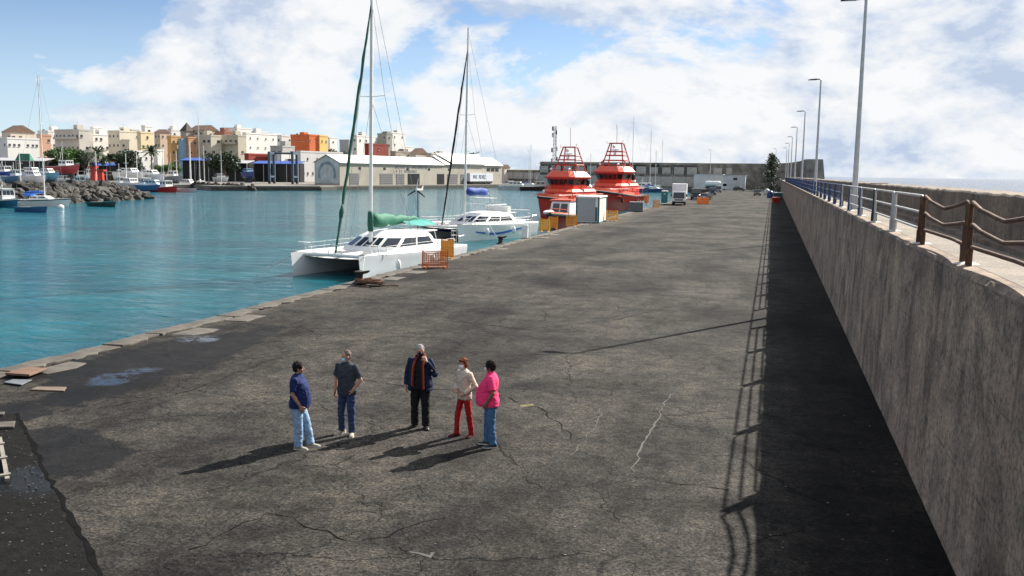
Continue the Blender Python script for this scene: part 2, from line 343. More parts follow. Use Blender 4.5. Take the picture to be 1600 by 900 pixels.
# darker strip of old gravelly asphalt at the near left, beyond an open joint
a0, a1 = at(28, 655), at(160, 905)
dj = (a1 - a0).normalized(); nj = Vector((-dj.y, dj.x, 0)); nj = nj if nj.x < 0 else -nj
def jag(t, amp): return rnd.uniform(-amp, amp)
edge_pts = []; L_ = (a1-a0).length
for i in range(-2, 60):
    t = i*.25; edge_pts.append(a0 + dj*t + nj*jag(t, .035))
def gravel(nt, b, out, src):
    L = nt.links.new; geo = N(nt, 'ShaderNodeNewGeometry'); P = geo.outputs['Position']
    v = N(nt, 'ShaderNodeTexVoronoi', inp={'Scale': 14.0, 'Randomness': 1.0}); L(P, v.inputs['Vector'])
    sepc = N(nt, 'ShaderNodeSeparateColor'); L(v.outputs['Color'], sepc.inputs[0])
    pick = ramp(nt, sepc.outputs[0], [(.90, g(0)), (.93, g(1))]).outputs[0]
    near = ramp(nt, v.outputs['Distance'], [(.18, g(1)), (.34, g(0))]).outputs[0]
    m_ = N(nt, 'ShaderNodeMix', data_type='RGBA'); L(math_(nt, 'MULTIPLY', pick, near), m_.inputs[0]); L(out, m_.inputs[6]); m_.inputs[7].default_value = (.09, .084, .076, 1)
    L(m_.outputs[2], b.inputs['Base Color'])
    bn = N(nt, 'ShaderNodeBump', inp={0: .9, 1: .03}); n = N(nt, 'ShaderNodeTexNoise', inp={'Scale': 18.0, 'Detail': 6.0, 'Roughness': .7}); L(P, n.inputs['Vector']); L(n.outputs[0], bn.inputs['Height']); L(bn.outputs[0], b.inputs['Normal'])
    sp = N(nt, 'ShaderNodeSeparateXYZ'); L(P, sp.inputs[0]); c, hl, rot = seg_stain(((20, 745), (90, 755)))
    wn = N(nt, 'ShaderNodeTexNoise', inp={'Scale': 2.5, 'Detail': 6.0, 'Roughness': .7}); L(P, wn.inputs['Vector'])
    pd = blob(nt, sp.outputs[0], sp.outputs[1], c, (.8, .75), 0, math_(nt, 'MULTIPLY_ADD', wn.outputs[0], 2.4, -1.2), .6)
    L(math_(nt, 'SUBTRACT', .8, math_(nt, 'MULTIPLY', pd, .6)), b.inputs['Roughness'])
m_grav = mat('dark_gravelly_asphalt', (.0085, .008, .0075), rough=.8, spec=.08, var=.5, scale=5.0, build=gravel)
mb = MB(); n = len(edge_pts)
mb.add([p + Vector((0,0,.006)) for p in edge_pts] + [Vector((EDGE+.9, p.y, .006)) for p in edge_pts], [(i, i+1, n+i+1, n+i) for i in range(n-1)])
tag(mb.build('asphalt_strip', m_grav), kind='structure')
mb = MB()   # the open joint itself: a tar-dark ragged ribbon
L1 = [p + Vector((0,0,.010)) - nj*rnd.uniform(.015, .07) for p in edge_pts]; L2 = [p + Vector((0,0,.010)) + nj*rnd.uniform(.02, .05) for p in edge_pts]
mb.add(L1+L2, [(i, i+1, n+i+1, n+i) for i in range(n-1)])
tag(mb.build('tar_joint', mat('tar_black', (.006, .006, .006), rough=.9, var=.4, spec=.04)), kind='structure')
# loose stones on the strip
mb = MB(); r2 = random.Random(11)
for k in range(420):
    i = r2.randrange(2, n-1); p = edge_pts[i] + nj*(r2.random()**1.2*4.0 + .05)
    if p.x < EDGE+1: continue
    s = r2.uniform(.007, .022); mb.ell((p.x+r2.uniform(-.1,.1), p.y+r2.uniform(-.1,.1), .008+s*.4), (s, s*r2.uniform(.6, 1), s*.6), 5, 3)
tag(mb.build('loose_stones', mat('pale_stone', (.08, .076, .07), rough=.9, var=.5, scale=9)), 'pale loose stones scattered over the dark asphalt strip', 'stones', kind='stuff')

# ---- retaining wall with walkway and sea parapet on top
WT, WTX = 4.05, 2.80       # top height, top edge x
WEND = 330.0
def wallmat(nt, b, out, src):
    L = nt.links.new; geo = N(nt, 'ShaderNodeNewGeometry'); P = geo.outputs['Position']
    def noise(scale, st=(1,1,1), detail=7, rough=.65, dist=0.0):
        mp = N(nt, 'ShaderNodeMapping', inp={3: st}); L(P, mp.inputs[0]); n_ = N(nt, 'ShaderNodeTexNoise', inp={'Scale': scale, 'Detail': float(detail), 'Roughness': rough, 'Distortion': dist}); L(mp.outputs[0], n_.inputs['Vector']); return n_.outputs[0]
    def mul(c, fac, stops):
        r = ramp(nt, fac, stops); m_ = N(nt, 'ShaderNodeMix', data_type='RGBA', blend_type='MULTIPLY', inp={0: 1.0}); L(c, m_.inputs[6]); L(r.outputs[0], m_.inputs[7]); return m_.outputs[2]
    streak = noise(1.5, (1, 1, .22), 6); blot = noise(.7, (1, 1, 1), 8, .66, .7); pit = noise(11, (1,1,1), 8, .8); rust = noise(1.1, (1, 1, .06), 5, .7)
    c = mul(out, streak, [(.36, (.84, .82, .80)), (.5, g(1)), (.65, (1.1, 1.09, 1.07))])
    c = mul(c, blot, [(.37, (.48, .46, .44)), (.50, g(1)), (.64, (1.35, 1.32, 1.26))])
    c = mul(c, pit, [(.38, g(.34)), (.48, g(1)), (.62, g(1.5))])
    rr = ramp(nt, rust, [(.57, g(0)), (.66, g(.65))]).outputs[0]
    m_ = N(nt, 'ShaderNodeMix', data_type='RGBA'); L(rr, m_.inputs[0]); L(c, m_.inputs[6]); m_.inputs[7].default_value = (.115, .060, .036, 1); c = m_.outputs[2]
    # black lichen and run-off just under the top edge, ragged
    sp = N(nt, 'ShaderNodeSeparateXYZ'); L(P, sp.inputs[0])
    z = math_(nt, 'ADD', sp.outputs[2], math_(nt, 'MULTIPLY_ADD', noise(1.3, (1, 1, .6), 8, .72), 3.0, -1.5))
    gr = ramp(nt, math_(nt, 'MULTIPLY_ADD', z, .5, -1.2), [(.46, g(0)), (.95, g(.60))]).outputs[0]
    m_ = N(nt, 'ShaderNodeMix', data_type='RGBA'); L(gr, m_.inputs[0]); L(c, m_.inputs[6]); m_.inputs[7].default_value = (.045, .041, .035, 1); c = m_.outputs[2]
    L(c, b.inputs['Base Color'])
    zf = math_(nt, 'FRACT', math_(nt, 'MULTIPLY', math_(nt, 'ADD', sp.outputs[2], math_(nt, 'MULTIPLY', blot, .05)), 1/1.32)); lift = math_(nt, 'LESS_THAN', zf, .018)
    ym = math_(nt, 'FRACT', math_(nt, 'MULTIPLY', sp.outputs[1], 1/2.44)); seam = math_(nt, 'LESS_THAN', ym, .006); ls = math_(nt, 'MAXIMUM', lift, seam)
    m_ = N(nt, 'ShaderNodeMix', data_type='RGBA', blend_type='MULTIPLY'); L(math_(nt, 'MULTIPLY', ls, ramp(nt, noise(1.9), [(.40, g(0)), (.58, g(.7))]).outputs[0]), m_.inputs[0]); L(c, m_.inputs[6]); m_.inputs[7].default_value = (.40, .38, .36, 1); L(m_.outputs[2], b.inputs['Base Color'])
    hh = math_(nt, 'SUBTRACT', math_(nt, 'ADD', pit, math_(nt, 'MULTIPLY', streak, .8)), math_(nt, 'MULTIPLY', ls, .8)); bn = N(nt, 'ShaderNodeBump', inp={0: .7, 1: .02}); L(hh, bn.inputs['Height']); L(bn.outputs[0], b.inputs['Normal'])
m_wall = mat('weathered_wall_concrete', (.285, .208, .148), rough=.92, var=.2, scale=1.2, build=wallmat)
def _pebble(nt, b, out):
    L = nt.links.new; geo = N(nt, 'ShaderNodeNewGeometry'); n_ = N(nt, 'ShaderNodeTexNoise', inp={'Scale': 30.0, 'Detail': 3.0, 'Roughness': .8}); L(geo.outputs['Position'], n_.inputs['Vector'])
    r = ramp(nt, n_.outputs[0], [(.32, g(.5)), (.5, g(1)), (.68, g(1.5))]); m_ = N(nt, 'ShaderNodeMix', data_type='RGBA', blend_type='MULTIPLY', inp={0: 1.0}); L(out, m_.inputs[6]); L(r.outputs[0], m_.inputs[7]); L(m_.outputs[2], b.inputs['Base Color'])
    bn = N(nt, 'ShaderNodeBump', inp={0: .8, 1: .015}); L(n_.outputs[0], bn.inputs['Height']); L(bn.outputs[0], b.inputs['Normal'])
m_walk = mat('pebbled_walkway', (.165, .14, .112), rough=.9, var=.3, scale=1.1, dirt=(.08, .068, .055), dirt_amt=.7, build=lambda nt, b, out, src: _pebble(nt, b, out))
wall = thing('retaining_wall', 'tall weathered concrete retaining wall along the right side of the quay', 'wall')
PAN = 17.9; y0 = -12.0
k = 0
while y0 < WEND:
    y1 = min(y0+PAN, WEND); n = 36 if y0 < 60 else 8
    # top edge chipped unevenly
    tops = [(y0+.03 + (y1-y0-.06)*i/n) for i in range(n+1)]
    rings = []
    for yy in tops:
        ch = abs(rnd.gauss(0, .018)) + (rnd.uniform(.03, .09) if rnd.random() < .12 else 0); ch = ch if y0 < 60 else .01
        rings.append([(WALLX, yy, -.3), (WTX-.006+rnd.uniform(-.006, .006), yy, WT-.16), (WTX-.004+ch*.25, yy, WT-.05-ch*.5), (WTX+.02+ch*.9, yy, WT-.004), (WTX+.06+ch*.9, yy, WT), (WTX+.34, yy, WT), (WTX+.34, yy, -.3)])
    MB().loft(rings, cap=True).build('wall_panel', m_wall, wall)
    y0 = y1; k += 1
PARX = 4.55; PT = WT + 1.04
mb = MB(); mb.add([(WTX+.30, -12, WT+.004), (PARX+.05, -12, WT+.004), (PARX+.05, WEND, WT+.004), (WTX+.30, WEND, WT+.004)], [(0,1,2,3)])
mb.b2((WTX+.36, -12, -3), (PARX+.9, WEND, WT-.004))
walk = tag(mb.build('walkway', m_walk), kind='structure')
par = thing('sea_parapet', 'low dark concrete parapet wall between the raised walkway and open sea', 'wall')
y0 = -12.0
while y0 < WEND:
    y1 = min(y0+12, WEND)
    n = 24 if y0 < 70 else 6; rings = []
    for i in range(n+1):
        yy = y0+.01+(y1-y0-.02)*i/n; j = rnd.uniform(-.02, .02)
        rings.append([(PARX, yy, WT-.1), (PARX+.015, yy, PT-.04+j), (PARX+.05, yy, PT+j), (PARX+.85, yy, PT+.02+j), (PARX+.9, yy, -2.5)])
    MB().loft(rings).build('parapet_panel', m_wall, par); y0 = y1
MB().b2((PARX-.34, -12, WT), (PARX+.004, WEND, WT+.10)).build('kerb_ledge', m_wall, par)

# pale filled cracks and a dark joint in the asphalt near the wall shadow; scraps of litter
def ribbon(px, w_, name, m, z=.005):
    pts = []; rg = random.Random(len(px)+int(px[0][0]))
    for (a, b) in zip(px, px[1:]):
        A, B = at(*a), at(*b); n_ = max(2, int((B-A).length/.22))
        for i in range(n_): pts.append(A.lerp(B, i/n_) + Vector((rg.uniform(-.07,.07), rg.uniform(-.07,.07), z)))
    L1, L2 = [], []
    for i, p_ in enumerate(pts):
        d = (pts[min(i+1, len(pts)-1)]-pts[max(i-1, 0)]).normalized(); s_ = Vector((-d.y, d.x, 0))*w_*rg.uniform(.15, 1.0)*.5; L1.append(p_+s_); L2.append(p_-s_)
    n_ = len(pts); return tag(MB().add(L1+L2, [(i, i+1, n_+i+1, n_+i) for i in range(n_-1)]).build(name, m), kind='structure')
m_fill = mat('pale_crack_filler', (.062, .057, .051), rough=.9, var=.5, scale=7); m_tar = mat('tar_black', (.008, .008, .008))
ribbon([(1046, 616), (1036, 640), (1024, 662), (1015, 682), (1003, 700), (996, 725), (983, 746)], .05, 'crack_filler', m_fill)
ribbon([(940, 640), (925, 672), (908, 695), (884, 716)], .03, 'crack_filler', m_fill)
ribbon([(640, 862), (668, 868), (690, 858)], .11, 'crack_filler', m_fill)
ribbon([(983, 746), (1040, 752), (1118, 764), (1160, 772)], .035, 'crack_line', m_tar)
ribbon([(150, 640), (300, 610), (430, 560), (560, 540)], .04, 'crack_line', m_tar); ribbon([(300, 860), (420, 800), (560, 850), (720, 800)], .04, 'crack_line', m_tar); ribbon([(560, 592), (640, 606), (760, 612), (850, 640), (900, 690)], .04, 'crack_line', m_tar); ribbon([(690, 500), (820, 515), (960, 500), (1090, 470)], .05, 'crack_line', m_tar)
mb = MB(); rg = random.Random(41)
for k in range(46):
    px_ = rg.uniform(1195, 1420) if k < 26 else rg.uniform(500, 1150); py_ = rg.uniform(500, 890); p_ = at(px_, py_); s_ = rg.uniform(.008, .02)
    if p_.x > WALLX-.1: continue
    mb.ell((p_.x, p_.y, s_*.35), (s_*1.4, s_, s_*.4), 5, 3)
tag(mb.build('litter_scraps', mat('pale_scraps', (.16, .155, .145), rough=.8, var=.3)), 'tiny pale scraps and pebbles strewn over the asphalt', 'litter', kind='stuff')
# ================================================================== RAILING AND LAMPS ON THE WALL
m_blue = mat('chipped_blue_paint', (.018, .060, .17), rough=.5, var=.3, scale=6, dirt=(.10, .045, .02), dirt_amt=.5)
m_galv = mat('galvanised_grey', (.33, .35, .36), rough=.5, var=.2, scale=5, dirt=(.16, .12, .09), dirt_amt=.4)
m_rust = mat('rusty_steel', (.085, .036, .018), rough=.85, var=.5, scale=9, bump=.5, dirt=(.16, .095, .035), dirt_amt=.8)
m_white_rail = mat('worn_white_rail_paint', (.52, .52, .50), rough=.5, var=.15, scale=6, dirt=(.22, .13, .07), dirt_amt=.5)
m_navy = mat('dark_navy_paint', (.010, .022, .045), rough=.5, var=.3, scale=6)
m_whiteblob = mat('white_mortar', (.55, .53, .49), rough=.9, var=.15, scale=5)
RX = 3.0; PITCHR = 4.62
def rail_run(mb, pts, r=.028, n=7): mb.tube(pts, r, n)
def railing(y0, label, pm, rm, sag=0.0, toponly=False, near=False, pw=.15):
    t = thing('railing', label, 'railing', (RX, y0, WT), 0, 'railing sections on the walkway edge')
    L = PITCHR - .16
    for k, h in enumerate((.98, .64, .30)):
        if toponly and k: continue
        a, b = .10 + k*.10, L - k*.10
        n = 10 if near else 2
        mid = []
        for i in range(1, n):
            u = i/n; s_ = -sag*(1-abs(u-.62)/.62 if u < .62 else 1-(u-.62)/.38*.75)*(1.0 if k == 0 else .8 if k == 1 else .1)
            mid.append((sag*.5*math.sin(math.pi*u*1.0), a+.10+(b-a-.2)*u, h+s_))
        pts = [(0, a, 0), (0, a, h-.09), (0, a+.03, h-.03), (0, a+.10, h)] + mid + [(0, b-.10, h), (0, b-.03, h-.03), (0, b, h-.09), (0, b, 0)]
        if not near: pts = [(0, a, 0), (0, a, h-.03), (0, a+.06, h), (0, b-.06, h), (0, b, h-.03), (0, b, 0)]
        MB().tube(pts, .034 if sag else .028, 8 if near else 5).build('rail', rm, t, smooth=50)
    for yy in (0.0,):
        if not sag: mb = MB(); mb.box((0, yy, .49), (pw, .07, .98), top=(.8, 1)); mb.box((0, yy, .14), (pw*1.12, .09, .28)); mb.build('post', pm, t)
        if near: MB().lathe([(.20, 0), (.16, .02), (.05, .035)], 9, (.02, yy, 0)).build('mortar_pad', m_whiteblob, t, smooth=True)
    return t
specs = [(m_rust, m_rust, .22), (m_rust, m_rust, .20), (m_rust, m_white_rail, 0), (m_galv, m_white_rail, 0), (m_navy, m_white_rail, 0), (m_blue, m_white_rail, 0)]
labels = ['rusty railing section with sagging rails nearest the camera', 'rusty railing section with bent rails and twin end tubes, second along the wall',
          'white-railed railing section on a rust-streaked post', 'white-railed railing section on a thick grey post', 'railing section with a dark navy post',
          'blue railing section just before the nearest lamp post']
for i in range(-1, 50):
    y0 = 15.9 + (i-1)*PITCHR
    if y0 > 238: break
    j = i
    near = y0 < 62
    if 0 <= j < len(specs): pm, rm, sg = specs[j]; lb = labels[j]
    elif j < 0: pm, rm, sg = m_rust, m_rust, .05; lb = 'rusty railing end section running out of the right edge of frame'
    else: pm = rm = m_blue; sg = 0; lb = 'blue railing section, %s along the walkway counting from the nearest lamp post' % ordinal(j-6)
    if j == 6: lb = 'gap section of railing with only its top rail left beside the nearest lamp post'
    railing(y0, lb, pm, rm if j != 6 else m_white_rail, sg, toponly=(j == 6), near=near)

m_pole = mat('pale_grey_lamp_pole', (.50, .50, .49), rough=.45, var=.1, scale=3, dirt=(.30, .26, .22), dirt_amt=.4)
m_head = mat('dark_lamp_head', (.035, .037, .04), rough=.4, var=.15)
def lamp_post(loc, top, label, side=-1):
    t = thing('street_lamp', label, 'lamp post', loc, 0, 'lamp posts along the walkway'); h = top
    MB().lathe([(.13, 0), (.125, .5), (.12, .52), (.085, h*.6), (.058, h)], 12).build('pole', m_pole, t, smooth=50)
    mb = MB(); mb.box((0, 0, .02), (.36, .36, .04))
    for a in ((-.13, -.13), (.13, -.13), (.13, .13), (-.13, .13)): mb.lathe([(.02, .04), (.02, .09)], 6, (a[0], a[1], 0))
    mb.build('base_plate', m_galv, t)
    MB().tube([(0, 0, h-.25), (0, 0, h-.02), (side*.08, 0, h+.05), (side*.25, 0, h+.055)], [.055, .05, .045, .04], 8).build('arm', m_head, t, smooth=True)
    hd = MB().loft([[(side*x_, y_*wd, h+.055+z_*th - dz) for y_, z_ in ((-1,-.4),(-.8,-.9),(.8,-.9),(1,-.4),(.7,.8),(-.7,.8))] for x_, wd, th, dz in ((.2,.06,.05,0), (.32,.12,.06,0), (.75,.14,.06,.02), (1.0,.09,.03,.05))]).build('lamp_head', m_head, t, smooth=40)
    MB().b2((side*.38, -.09, h-.022), (side*.85, .09, h-.012)).build('lens', mat('lamp_glass', (.5, .5, .48), rough=.15), hd)
    return t
for i, (Y, tp) in enumerate(((41.5, 8.62), (79.5, 9.1), (117.5, 9.1), (155.5, 9.1), (193.5, 9.1), (231.5, 9.1), (269.5, 9.1))):
    lamp_post((3.36, Y, WT), tp, ['tallest and nearest lamp post on the walkway, its head at the top of frame'][0] if i == 0 else 'lamp post on the walkway, %s from the camera' % ORD[i])

# ================================================================== FAR END: BREAKWATER, SHED, TREE
m_bw = mat('stained_breakwater_concrete', (.24, .22, .19), rough=.95, var=.4, scale=.35, dirt=(.05, .045, .038), dirt_amt=.9)
m_blk = mat('pale_breakwater_block', (.38, .365, .335), rough=.95, var=.2, scale=.5, dirt=(.20, .185, .16), dirt_amt=.6)
m_rubble = mat('dark_rubble', (.05, .046, .04), rough=.95, var=.5, scale=.6)
mb = MB(); mb.add([(WALLX+.25, 329, -.004), (16, 329, -.004), (16, 420, -.004), (-30, 420, -.004), (-30, 351, -.004), (WALLX+.25, 351, -.004)], [(0,1,2,3,4,5)])
mb.b2((-30, 350, -4), (16, 420, -.02))
tag(mb.build('terrace', m_conc), kind='structure')
bw = thing('breakwater_wall', 'high stained breakwater wall with two rows of pale blocks at the end of the quay', 'breakwater')
zt = 9.9
mb = MB()
path = [(9.9, 296, 10.6), (9.8, 318, 10.9), (8.8, 340, 10.6), (5.0, 358, 10.2), (-2, 365, 10.0), (-30, 366, zt), (-92, 367, zt)]
rings = []
for i, (x, y, z) in enumerate(path):
    a = Vector(path[max(i-1, 0)][:2]); b_ = Vector(path[min(i+1, len(path)-1)][:2]); d = (b_-a).normalized(); nrm = Vector((-d.y, d.x))
    nrm = -nrm if i < 3 and nrm.x < 0 else nrm
    o = Vector((x, y)); out = Vector((d.y, -d.x)); 
    rings.append([(x, y, -1.5), (x+out.x*0, y, z-.5), (x, y, z), (x+out.x*4.5, y+out.y*4.5, z), (x+out.x*6, y+out.y*6, -1.5)])
mb.loft(rings).build('crown_wall', m_bw, bw)
r4 = random.Random(5)
blkp = [bevelled(MB().box((0,0,0), (w_, .8, h_)).mesh('block', m_blk), .55, 3) for w_, h_ in ((4.2, 3.3), (4.5, 3.5), (4.0, 3.1))]
blks = [bevelled(MB().box((0,0,0), (4.9, .7, 3.9)).mesh('block', m_blk), .12, 1) for _ in range(1)]
x = -90.0
while x < -2:
    if x < -26 or r4.random() < .55: link('block', blkp[r4.randrange(3)], bw, (x, 366.0 - .12, 6.95 + r4.uniform(-.15, .15)))
    link('block', blks[0], bw, (x+.2, 366.0 - .05, 2.55)); x += 4.95
MB().b2((-92, 365.4, zt-.9), (0, 366.2, zt-.55)).build('ledge', m_bw, bw)
# lower outer arm farther left
ob = thing('outer_breakwater', 'long low dark breakwater behind the marina masts, left of the orange boats', 'breakwater')
mb = MB(); mb.prism([(430, -3), (428, 6.6), (434, 6.9), (440, -3)], -210, -92, 'x'); mb.build('crown_wall', m_bw, ob)
for i in range(22):
    link('block', blks[0], ob, (-205 + i*5.1, 428.6, 4.2))
mb = MB().b2((-215, 400, -3), (-84, 429, .3)); tag(mb.build('marina_quay', m_conc), kind='structure')

m_shed = mat('pale_shed_panel', (.50, .52, .54), rough=.6, var=.07, scale=.6, dirt=(.33, .33, .33), dirt_amt=.4)
m_shed2 = mat('white_shed_panel', (.60, .60, .585), rough=.6, var=.07, scale=.6, dirt=(.38, .36, .33), dirt_amt=.4)
m_dark = mat('dark_opening', (.012, .013, .015), rough=.4, var=.3)
t = thing('storage_shed', 'long low pale blue-white shed at the foot of the far breakwater wall', 'shed', (-19.2, 352, 0))
MB().b2((-9.4, 0, 0), (1.4, 7, 5.5)).build('wall', m_shed2, t); MB().b2((1.404, .15, 0), (9.4, 7, 5.3)).build('wall', m_shed, t)
MB().b2((-9.6, -.15, 5.5), (1.45, 7.1, 5.68)).build('roof', m_shed, t); MB().b2((1.46, 0, 5.3), (9.6, 7.1, 5.46)).build('roof', m_shed, t)
MB().b2((5.0, .06, 3.6), (6.5, .17, 4.5)).build('window', m_dark, t)
for i in range(9): MB().b2((-9.4+i*1.2, -.03, 0), (-9.36+i*1.2, .01, 5.5)).build('panel_rib', m_shed, t)

# ================================================================== FOLIAGE HELPERS
def leafmat(name, col):
    def bl(nt, b, out, src):
        b.inputs['Subsurface Weight'].default_value = 0
        oi = N(nt, 'ShaderNodeNewGeometry'); r = ramp(nt, oi.outputs['Random Per Island'], [(0, g(.55)), (1, g(1.5))])
        m_ = N(nt, 'ShaderNodeMix', data_type='RGBA', blend_type='MULTIPLY', inp={0: 1.0}); nt.links.new(out, m_.inputs[6]); nt.links.new(r.outputs[0], m_.inputs[7]); nt.links.new(m_.outputs[2], b.inputs['Base Color'])
    return mat(name, col, rough=.6, var=.25, scale=.8, build=bl)
m_leaf = leafmat('ficus_leaf', (.06, .12, .022)); m_leaf2 = leafmat('dark_leaf', (.022, .045, .016)); m_pine = leafmat('pine_needles', (.055, .075, .04)); m_palm = leafmat('palm_frond', (.045, .07, .025))
m_bark = mat('bark', (.10, .075, .055), rough=.9, var=.35, scale=3, bump=.5)
def leaf_cloud(mb, c, r, n, size, rg):
    for _ in range(n):
        d = Vector((rg.gauss(0,1), rg.gauss(0,1), rg.gauss(0,1))).normalized()*(rg.random()**.38)
        p = Vector(c) + Vector((d.x*r[0], d.y*r[1], d.z*r[2])); s = size*rg.uniform(.6, 1.4)
        u = Vector((rg.gauss(0,1), rg.gauss(0,1), rg.gauss(0,.6))).normalized()*s; v = u.cross(Vector((rg.gauss(0,1), rg.gauss(0,1), rg.gauss(0,1)))).normalized()*s*.55
        mb.add([p-u, p-v*.9, p+u, p+v], [(0,1,2,3)])
def broad_tree(loc, h, w, label, mtl, seed, group='trees along the harbour road', hang=.35):
    rg = random.Random(seed); t = thing('broadleaf_tree', label, 'tree', loc, 0, group)
    mb = MB(); mb.tube([(0,0,-.3), (.1,0,h*.25), (0,.1,h*.45)], [w*.05, w*.04, w*.03], 7)
    for k in range(6):
        a = k*1.05+rg.random(); mb.tube([(0,.05,h*.35), (math.cos(a)*w*.18, math.sin(a)*w*.18, h*.55), (math.cos(a)*w*.34, math.sin(a)*w*.34, h*.72)], [w*.025, w*.017, w*.008], 5)
    mb.build('trunk', m_bark, t, smooth=True)
    mb = MB()
    for k in range(15):
        a = rg.uniform(0, 6.28); q = rg.random()**.6*w*.36
        leaf_cloud(mb, (math.cos(a)*q, math.sin(a)*q, h*rg.uniform(.5, .86) - q*.25), (w*.17, w*.17, h*.13), 150, w*.034, rg)
    mb.build('crown', mtl, t); return t
def palm(loc, h, label, seed):
    rg = random.Random(seed); t = thing('palm_tree', label, 'palm', loc, 0, 'palms along the harbour road')
    MB().tube([(0,0,-.2), (.1,0,h*.5), (.05,.1,h)], [.32, .24, .22], 8).build('trunk', m_bark, t, smooth=True)
    mb = MB()
    for k in range(26):
        a = k*2.4+rg.random()*.3; el = rg.uniform(-.5, 1.2); L = h*.36*rg.uniform(.85, 1.1)
        prev = Vector((.05,.1,h)); dr = Vector((math.cos(a)*math.cos(el), math.sin(a)*math.cos(el), math.sin(el)))
        for j in range(6):
            nx = prev + dr*L/6; dr = (dr + Vector((0,0,-.2))).normalized(); sd = dr.cross(Vector((0,0,1))).normalized()*(.42 if 0 < j < 5 else .2)
            mb.add([prev-sd+Vector((0,0,-.22)), prev, nx, nx-sd+Vector((0,0,-.22))], [(0,1,2,3)]); mb.add([prev, prev+sd+Vector((0,0,-.22)), nx+sd+Vector((0,0,-.22)), nx], [(0,1,2,3)]); prev = nx
    mb.build('crown', m_palm, t); return t
# conifer near the end of the wall
t = thing('conifer_tree', 'tall pointed conifer standing by the far end of the walkway wall', 'tree', (-.6, 338, 0))
rg = random.Random(21); H_ = 13.2
mb = MB(); mb.tube([(0,0,-.2), (.1,0,H_*.5), (0,0,H_*.97)], [.3, .18, .03], 7)
tips = []
for k in range(58):
    z = 1.2 + (H_-1.6)*(k/58)**.9; L = 4.2*(1-z/H_)**.6*rg.uniform(.35, 1.25)+.15; a = k*2.39+rg.uniform(-.3,.3)
    e = (math.cos(a)*L, math.sin(a)*L, z+L*rg.uniform(.05,.5)); mb.tube([(0,0,z), e], [.05, .012], 4); tips.append((z, L, a, e))
mb.build('trunk', m_bark, t, smooth=True)
mb = MB()
for z, L, a, e in tips:
    for f in (.35, .65, .95): leaf_cloud(mb, (e[0]*f, e[1]*f, z+(e[2]-z)*f), (.75, .75, .65), 15, .30, rg)
mb.build('crown', m_pine, t)
mb = MB(); rg = random.Random(4)
for k in range(7): leaf_cloud(mb, (-7+k*1.5+rg.uniform(-.4,.4), 344+rg.uniform(-1,1), .9), (1.0, .8, .9), 110, .2, rg)
tag(mb.build('scrub', m_leaf2), 'scrubby bushes at the foot of the breakwater beside the conifer', 'bushes', kind='stuff')

# ================================================================== THINGS STANDING ON THE QUAY
m_teal = mat('teal_trim', (.010, .085, .095), rough=.45, var=.1)
m_cabgrey = mat('cabin_grey_panel', (.30, .315, .33), rough=.55, var=.05, scale=1.2, dirt=(.22, .22, .21), dirt_amt=.4)
m_cabwhite = mat('cabin_white_panel', (.72, .72, .70), rough=.55, var=.05, scale=1.2, dirt=(.45, .41, .36), dirt_amt=.45)
m_amber = mat('amber_plastic', (.72, .27, .012), rough=.45, var=.14, scale=3, dirt=(.35, .16, .03), dirt_amt=.4)
m_yellow = mat('yellow_plastic', (.78, .36, .012), rough=.45, var=.12, scale=3, dirt=(.4, .2, .03), dirt_amt=.4)
m_orange = mat('orange_plastic', (.75, .17, .012), rough=.45, var=.12, scale=3)
m_orangemesh = mat('faded_orange_mesh', (.52, .13, .025), rough=.6, var=.2, scale=4)
m_iron = mat('rusted_black_iron', (.018, .014, .012), rough=.75, var=.5, scale=8, bump=.4)
m_rubber = mat('black_rubber', (.012, .012, .012), rough=.8, var=.2)
m_glass = mat('dark_window_glass', (.012, .016, .02), rough=.06, var=.1, spec=.8)
m_chrome = mat('stainless_tube', (.55, .56, .57), rough=.25, var=.05, metal=.9)
m_white = mat('white_gelcoat', (.74, .74, .72), rough=.3, var=.05, scale=.7, dirt=(.52, .50, .45), dirt_amt=.35)
# portable cabin
cn = at(900, 349); t = thing('portable_cabin', 'grey and white portable site cabin with teal corner posts on the quay', 'cabin', (-20.1+.55, 98.6, 0), R(2))
MB().b2((-1.0, .04, .12), (1.45, 6.0, 2.78)).build('body', m_cabwhite, t)
MB().b2((-.9, -.0, .2), (1.1, .035, 2.70)).build('grey_panel', m_cabgrey, t)
for x, y in ((-1.06, -.03), (1.38, -.03), (1.38, 5.92), (-1.06, 5.92)): MB().b2((x, y, 0), (x+.16, y+.16, 2.86)).build('corner_post', m_teal, t)
MB().b2((-1.08, -.06, 2.78), (1.56, 6.12, 2.92)).build('roof', m_cabwhite, t)
MB().b2((-1.05, -.045, .0), (1.53, 6.06, .12)).build('base_frame', m_teal, t)
MB().b2((1.10, -.01, .2), (1.30, .037, 1.75)).build('teal_panel', m_teal, t)
for k in range(12): MB().b2((1.45, .45+k*.45, .2), (1.462, .49+k*.45, 2.7)).build('panel_seam', m_cabgrey, t)
# crowd barriers (plastic)
def barrier(p, rz, label, m=m_amber, w=1.0, h=1.1, slats=6):
    t = thing('plastic_barrier', label, 'barrier', p, rz, 'plastic barriers along the quay')
    mb = MB(); mb.tube([(-w/2,0,.10), (-w/2,0,h), (w/2,0,h), (w/2,0,.10)], .045, 6); mb.bar((-w/2,0,.2), (w/2,0,.2), .07, .10); mb.bar((-w/2,0,h*.62), (w/2,0,h*.62), .05, .08); mb.build('frame', m, t)
    for i in range(slats):
        x = -w/2+(i+.5)*w/slats; MB().b2((x-.055, -.018, .24), (x+.055, .018, h*.96)).build('slat', m, t)
    for s in (-1, 1): MB().box((s*w*.36, 0, .05), (.09, .52, .10), top=(.7, .6)).build('foot', m, t)
    return t
barrier((*at(851, 362).xy, 0), R(-12), 'yellow plastic barrier leftmost of the group before the small rescue boat', m_yellow, .95, 1.18)
